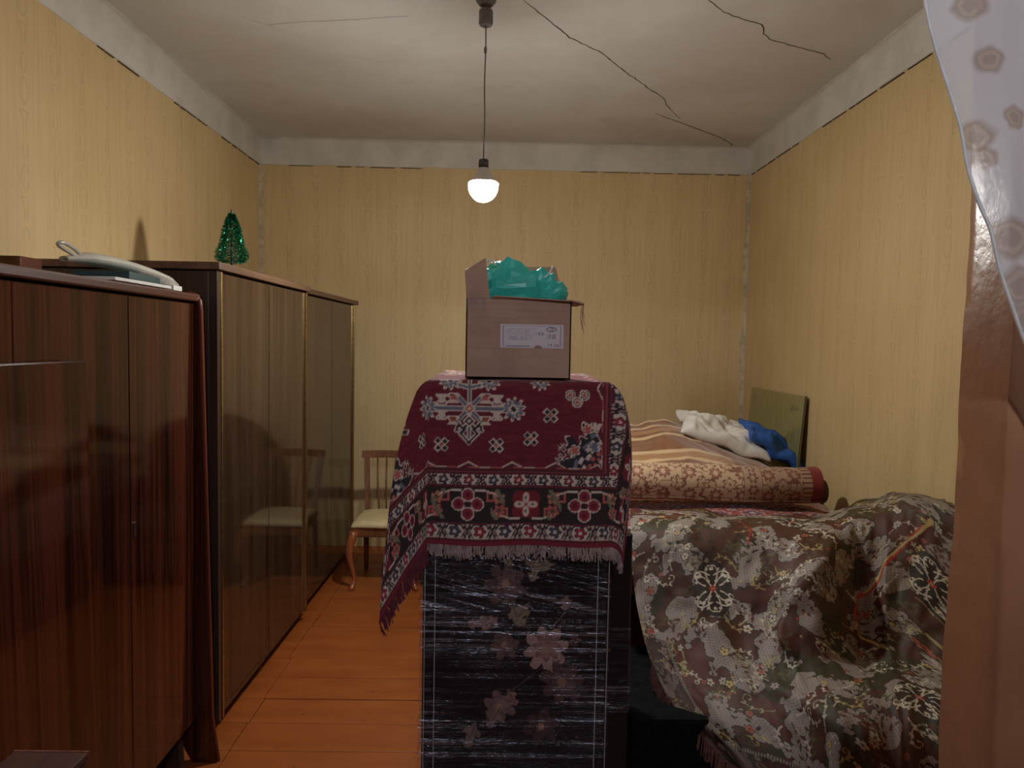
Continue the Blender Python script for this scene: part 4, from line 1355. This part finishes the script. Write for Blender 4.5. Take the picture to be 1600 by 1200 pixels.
# rolled carpet
RD = 3.60
e0 = at(930, 750, RD); e1 = at(1272, 757, RD + .02)
rad = .096
na, nl = 150, 330
tl, ta = np.meshgrid(np.linspace(0, 1, nl), np.linspace(0, 1, na), indexing='ij')
Lr = e1[0] - e0[0]
turns = 1.0
ang = ta * 2 * PI * 1.06 - PI * .35
rloc = rad * (1 + .035 * np.sin(tl * 9) * np.sin(ang * 2 + 1) + .02 * vnoise(tl * 12, ang * 2, 71)) + .010 * np.clip((ta - .94) / .06, 0, 1)
cxr = e0[0] + Lr * tl
czr = .828 + rad + (.006 * np.sin(tl * 6))
Pc = np.stack([cxr, RD - rloc * np.cos(ang), czr + rloc * .95 * np.sin(ang)], -1)
Ur, Vr = tl * Lr, ta * 2 * PI * rad
cimg = small_rug(Ur, Vr, (.50, .34, .20), (.36, .15, .10), (.52, .37, .23), (.19, .085, .05), 72, 1.25)
endd = Lr - Ur
cimg[np.abs(endd - .385) < .004] = (.14, .05, .04); cimg[np.abs(endd - .30) < .004] = (.14, .05, .04)
m_ = (endd > .30) & (endd < .385); f = petal_flower(endd - .343, ((Vr / .06) % 1 - .5) * .06, 0, 0, .028, 6, 0, .5); cimg[m_] = (.40, .26, .17); cimg[m_ & (f < 1)] = (.15, .06, .045); cimg[m_ & (f < .55)] = (.42, .27, .18)
m_ = (endd > .10) & (endd < .29); cimg[m_] = cimg[m_] * .62 + np.array((.10, .03, .025)) * .4
m_ = (endd > .055) & (endd < .10); cimg[m_] = (.36, .23, .15); m_ &= np.sin(Vr * 260) > .2; cimg[m_] = (.14, .05, .04)
cimg[endd < .055] = (.20, .022, .018)
rc = thing('rolled_carpet', 'rolled beige floral carpet with a red edge lying across the bed', 'carpet', (float((e0[0] + e1[0]) / 2), RD, .815))
link('outer_turn', grid_mesh('outer_turn', rel(Pc, rc), cimg, .008 if grid_normals(Pc)[nl // 2, na // 3, 1] < 0 else -.008), M_rug, rc)
# the coil seen at the end
mb = MB(); cp = []
for k in range(90):
    a = k / 89 * 2 * PI * 3.2; r = rad * .93 - .0245 * a / (2 * PI)
    cp.append((a, r))
Pcoil = np.zeros((90, 2, 3))
for k, (a, r) in enumerate(cp):
    for j, x in enumerate((e0[0] + .01, e1[0] - .004)):
        Pcoil[k, j] = (x, RD - r * math.cos(a), .828 + rad + r * .95 * math.sin(a))
link('inner_coil', grid_mesh('inner_coil', rel(Pcoil, rc), None, .008), plain('carpet_back', (.20, .03, .022), .95, .2, 40, .2), rc)

# striped blanket heaped on the bed
xs_ = np.array([.30, .60, .83, 1.04, 1.25, 1.41, 1.58, 1.70])
top_ = np.array([1.02, 1.06, 1.09, 1.125, 1.055, .985, .93, .86])
nxb, nyb = 150, 150
gx_, gy_ = np.meshgrid(np.linspace(.45, 1.72, nxb), np.linspace(3.74, 5.45, nyb), indexing='ij')
ht = catmull(np.stack([xs_, top_], 1), 200); hx_ = np.interp(gx_, ht[:, 0], ht[:, 1])
pf = np.interp(gy_, [3.74, 3.80, 3.95, 4.25, 4.7, 5.1, 5.45], [.0, .30, .52, .72, 1.0, .8, .2])
zb = .76 + (hx_ - .76) * pf + .010 * vnoise(gx_ * 7, gy_ * 6, 81) + .006 * vnoise(gx_ * 16 + gy_ * 3, gy_ * 10, 82)
zb = np.maximum(zb - .35 * np.clip(gx_ - 1.66, 0, 1), .755)
BR, CR, TN = np.array((.25, .092, .026)), np.array((.68, .48, .25)), np.array((.42, .20, .07))
bi = np.empty(gx_.shape + (3,)); bi[:] = BR
bi *= (1 + .2 * vnoise(gx_ * 40, gy_ * 40, 83))[..., None]
curve = gy_ - .22 * (gx_ - .9) ** 2
def stripe(c, wd, colr, xe):
    m_ = (np.abs(curve - c) < wd) & (gx_ < xe); bi[m_] = colr
stripe(4.12, .085, TN, 1.34); stripe(4.055, .020, CR, 1.33); stripe(4.18, .022, CR, 1.33)
stripe(4.42, .018, CR, 1.22); stripe(4.50, .03, TN, 1.2); stripe(4.58, .016, CR, 1.14); stripe(4.68, .012, CR, 1.1); stripe(3.88, .02, TN, 1.5)
blk = thing('striped_blanket', 'brown blanket with cream stripes heaped on the bed', 'blanket', (1.1, 4.6, .76))
Pbk = np.stack([gx_, gy_, zb], -1)
link('cloth', grid_mesh('cloth', rel(Pbk, blk), bi, -.01 if grid_normals(Pbk)[9, 9, 2] < 0 else .01), tint_mat('plush_blanket', .9, .4, .3), blk)

def cushion(name, label, cat, c, ax_u, ax_v, thick, mat, seed, wr=.02):
    """soft cushion spanned by half-axes ax_u, ax_v; thickness along their normal"""
    au_, av_ = np.array(ax_u, float), np.array(ax_v, float)
    nn = np.cross(au_, av_); nn /= np.linalg.norm(nn)
    n = 56
    U, V = np.meshgrid(np.linspace(-1, 1, n), np.linspace(-1, 1, n), indexing='ij')
    pin = 1 - .10 * (1 - np.abs(U)) * np.abs(V) ** 3 ; pin2 = 1 - .10 * (1 - np.abs(V)) * np.abs(U) ** 3
    k = ((1 - U ** 4) * (1 - V ** 4)) ** .45
    wrk = wr * (vnoise(U * 4 + 2 * V, V * 3, seed) + .6 * vnoise(U * 9, V * 8 + U * 3, seed + 1)) * (1 - np.maximum(np.abs(U), np.abs(V)) ** 6)
    base = U[..., None] * pin2[..., None] * au_ + V[..., None] * pin[..., None] * av_
    wob = .03 * vnoise(U * 2.5, V * 2.5, seed + 3)[..., None] * nn
    A = base + wob + nn * (thick * k + wrk * .7)[..., None]; B = base + wob - nn * (thick * k * .7)[..., None]
    mA = grid_mesh('a', A); mB = grid_mesh('b', B[::-1])
    bm = bmesh.new(); bm.from_mesh(mA); bm.from_mesh(mB); bmesh.ops.remove_doubles(bm, verts=bm.verts, dist=.0008)
    bmesh.ops.recalc_face_normals(bm, faces=bm.faces)
    me = bpy.data.meshes.new(name); bm.to_mesh(me); bm.free()
    me.polygons.foreach_set('use_smooth', [True] * len(me.polygons))
    o = link(name, me, mat, None, tuple(c))
    return tag(o, label, cat)


M_pil = plain('white_cotton', (.74, .71, .66), .85, .05, 20, .2)
M_blue = plain('blue_cloth', (.020, .11, .42), .6, .25, 24, .3)
c = at(1128, 679, 4.62)
cushion('white_pillow', 'crumpled white pillow lying on the striped blanket', 'pillow', c, (.285, .02, -.095), (.03, .20, .05), .066, M_pil, 91, .03)
c = at(1205, 694, 4.62)
cushion('blue_pillow', 'blue pillow behind the white pillow against the olive panel', 'pillow', c, (.18, .02, -.115), (.03, .22, .03), .050, M_blue, 95, .02)

# olive glass panel leaning on the right wall
M_olive, nt, b = new_mat('olive_glass')
v = coords(nt)
nt.links.new(mix(nt, noise(nt, v, (20, 20, 3), sc=2, detail=4).ramp(.3, .7), (.24, .215, .08), (.29, .26, .105)), b.inputs['Base Color'])
setp(b, Roughness=.18, IOR=1.6)
t0 = onX(1174, 605, 1.83); t1 = onX(1257, 620, 1.83)
pan = thing('olive_panel', 'olive green glass panel leaning on the right wall behind the pillows', 'panel', (1.835, (t0[1] + t1[1]) / 2, .775))
hl = (t0[1] - t1[1]) / 2; hz = t0[2] - .775
pane = MB().prism([(-.010 - .03, 0), (.0 - .03, 0), (.010, hz), (.0, hz)], 1, -hl, hl).build('pane', M_olive, pan)
MB().prism([(-.0135 - .03, 0), (.002 - .03, 0), (.0115, hz + .003), (-.0025, hz + .003)], 1, -hl - .003, -hl + .0).build('edge_strip', plain('dark_edge', (.10, .095, .04), .4, .1, 20, 0), pan)
rg = np.random.default_rng(3)
M_mark = plain('chalk_mark', (.22, .21, .12), .8, .1, 20, 0)
mp = onX(1240, 642, 1.82)
for k in range(5):
    y = mp[1] - (t0[1] + t1[1]) / 2 + .055 - .024 * k; z = mp[2] - .775 + rg.uniform(-.01, .01)
    x = .0 - .03 * (1 - z / hz) - .0035 - .001
    MB().tube([(x, y, z), (x, y - .005, z + rg.uniform(.02, .045))], .0016, 4).build('chalk_stroke', M_mark, pane)

# ------------------------------------------------------------------ lace curtain swept aside in the doorway
m, nt, b = new_mat('white_tulle')
a = nt.nodes.new('ShaderNodeAttribute'); a.attribute_name = 'tint'
nt.links.new(a.outputs['Color'], b.inputs['Base Color']); setp(b, Roughness=.8)
tl_ = nt.nodes.new('ShaderNodeBsdfTranslucent'); nt.links.new(a.outputs['Color'], tl_.inputs[0])
trn = nt.nodes.new('ShaderNodeBsdfTransparent')
m1 = nt.nodes.new('ShaderNodeMixShader'); m1.inputs[0].default_value = .45
nt.links.new(b.outputs[0], m1.inputs[1]); nt.links.new(tl_.outputs[0], m1.inputs[2])
m2 = nt.nodes.new('ShaderNodeMixShader'); m2.inputs[0].default_value = .22
nt.links.new(m1.outputs[0], m2.inputs[1]); nt.links.new(trn.outputs[0], m2.inputs[2])
nt.links.new(m2.outputs[0], nt.nodes['Material Output'].inputs[0])
M_tulle = m
CDp = 1.12
le = [(1436, -120), (1445, 0), (1462, 75), (1486, 150), (1502, 205), (1512, 262), (1530, 318), (1548, 360), (1562, 420), (1582, 480), (1604, 540), (1640, 620), (1700, 720)]
L3 = catmull(np.array([at(x, y, CDp) for x, y in le]), 260)
ncx = 220
Pcur = np.zeros((ncx, 260, 3))
for i in range(ncx):
    s_ = i / (ncx - 1)
    xr = .86 + .03
    for j in range(260):
        x0 = L3[j, 0]
        wid = max(.10, .95 - x0)
        Pcur[i, j] = (x0 + wid * s_, CDp + .009 * math.sin(s_ * 15 + j * .012) * min(1, .2 + s_ * 3) + .010 * math.sin(s_ * 5), L3[j, 2])
Uc = Pcur[..., 0]; Vc = Pcur[..., 2]
ci = np.empty(Uc.shape + (3,)); ci[:] = (.82, .80, .83)
BRN = np.array((.34, .20, .12))
for (px, py, r, n, rot) in ((1548, 92, 25, 5, .3), (1520, 6, 27, 5, .9), (1528, 212, 30, 5, .1), (1540, 246, 22, 6, .5), (1580, 372, 40, 5, .2), (1596, 445, 36, 5, .6), (1604, 500, 30, 5, 0), (1590, 180, 22, 5, .4)):
    p = at(px, py, CDp); R = r * CDp / F
    f = np.hypot(Uc - p[0], (Vc - p[2]) * 1.15) / (R * (1 + .06 * np.cos((np.arctan2(Vc - p[2], Uc - p[0]) - rot) * n))) + .10 * vnoise(Uc * 90, Vc * 90, 3)
    k = np.clip((1.12 - f) / .35, 0, 1)[..., None] * .62
    ci = ci * (1 - k) + BRN * k
    k = (np.clip(.16 - np.abs(f - .55), 0, .1) * 10)[..., None] * .55
    ci = ci * (1 - k) + np.array((.74, .62, .52)) * k
cur = thing('lace_curtain', 'white tulle curtain with brown flowers swept aside at the doorway top right', 'curtain', (.80, CDp, 1.6))
link('tulle', grid_mesh('tulle', rel(Pcur, cur), ci), M_tulle, cur)
MB().tube([tuple(p - np.array(cur.location)) for p in L3[::3]], .0028, 6).build('hem', plain('curtain_hem', (.80, .76, .70), .8, .1, 40, .1), cur, True)
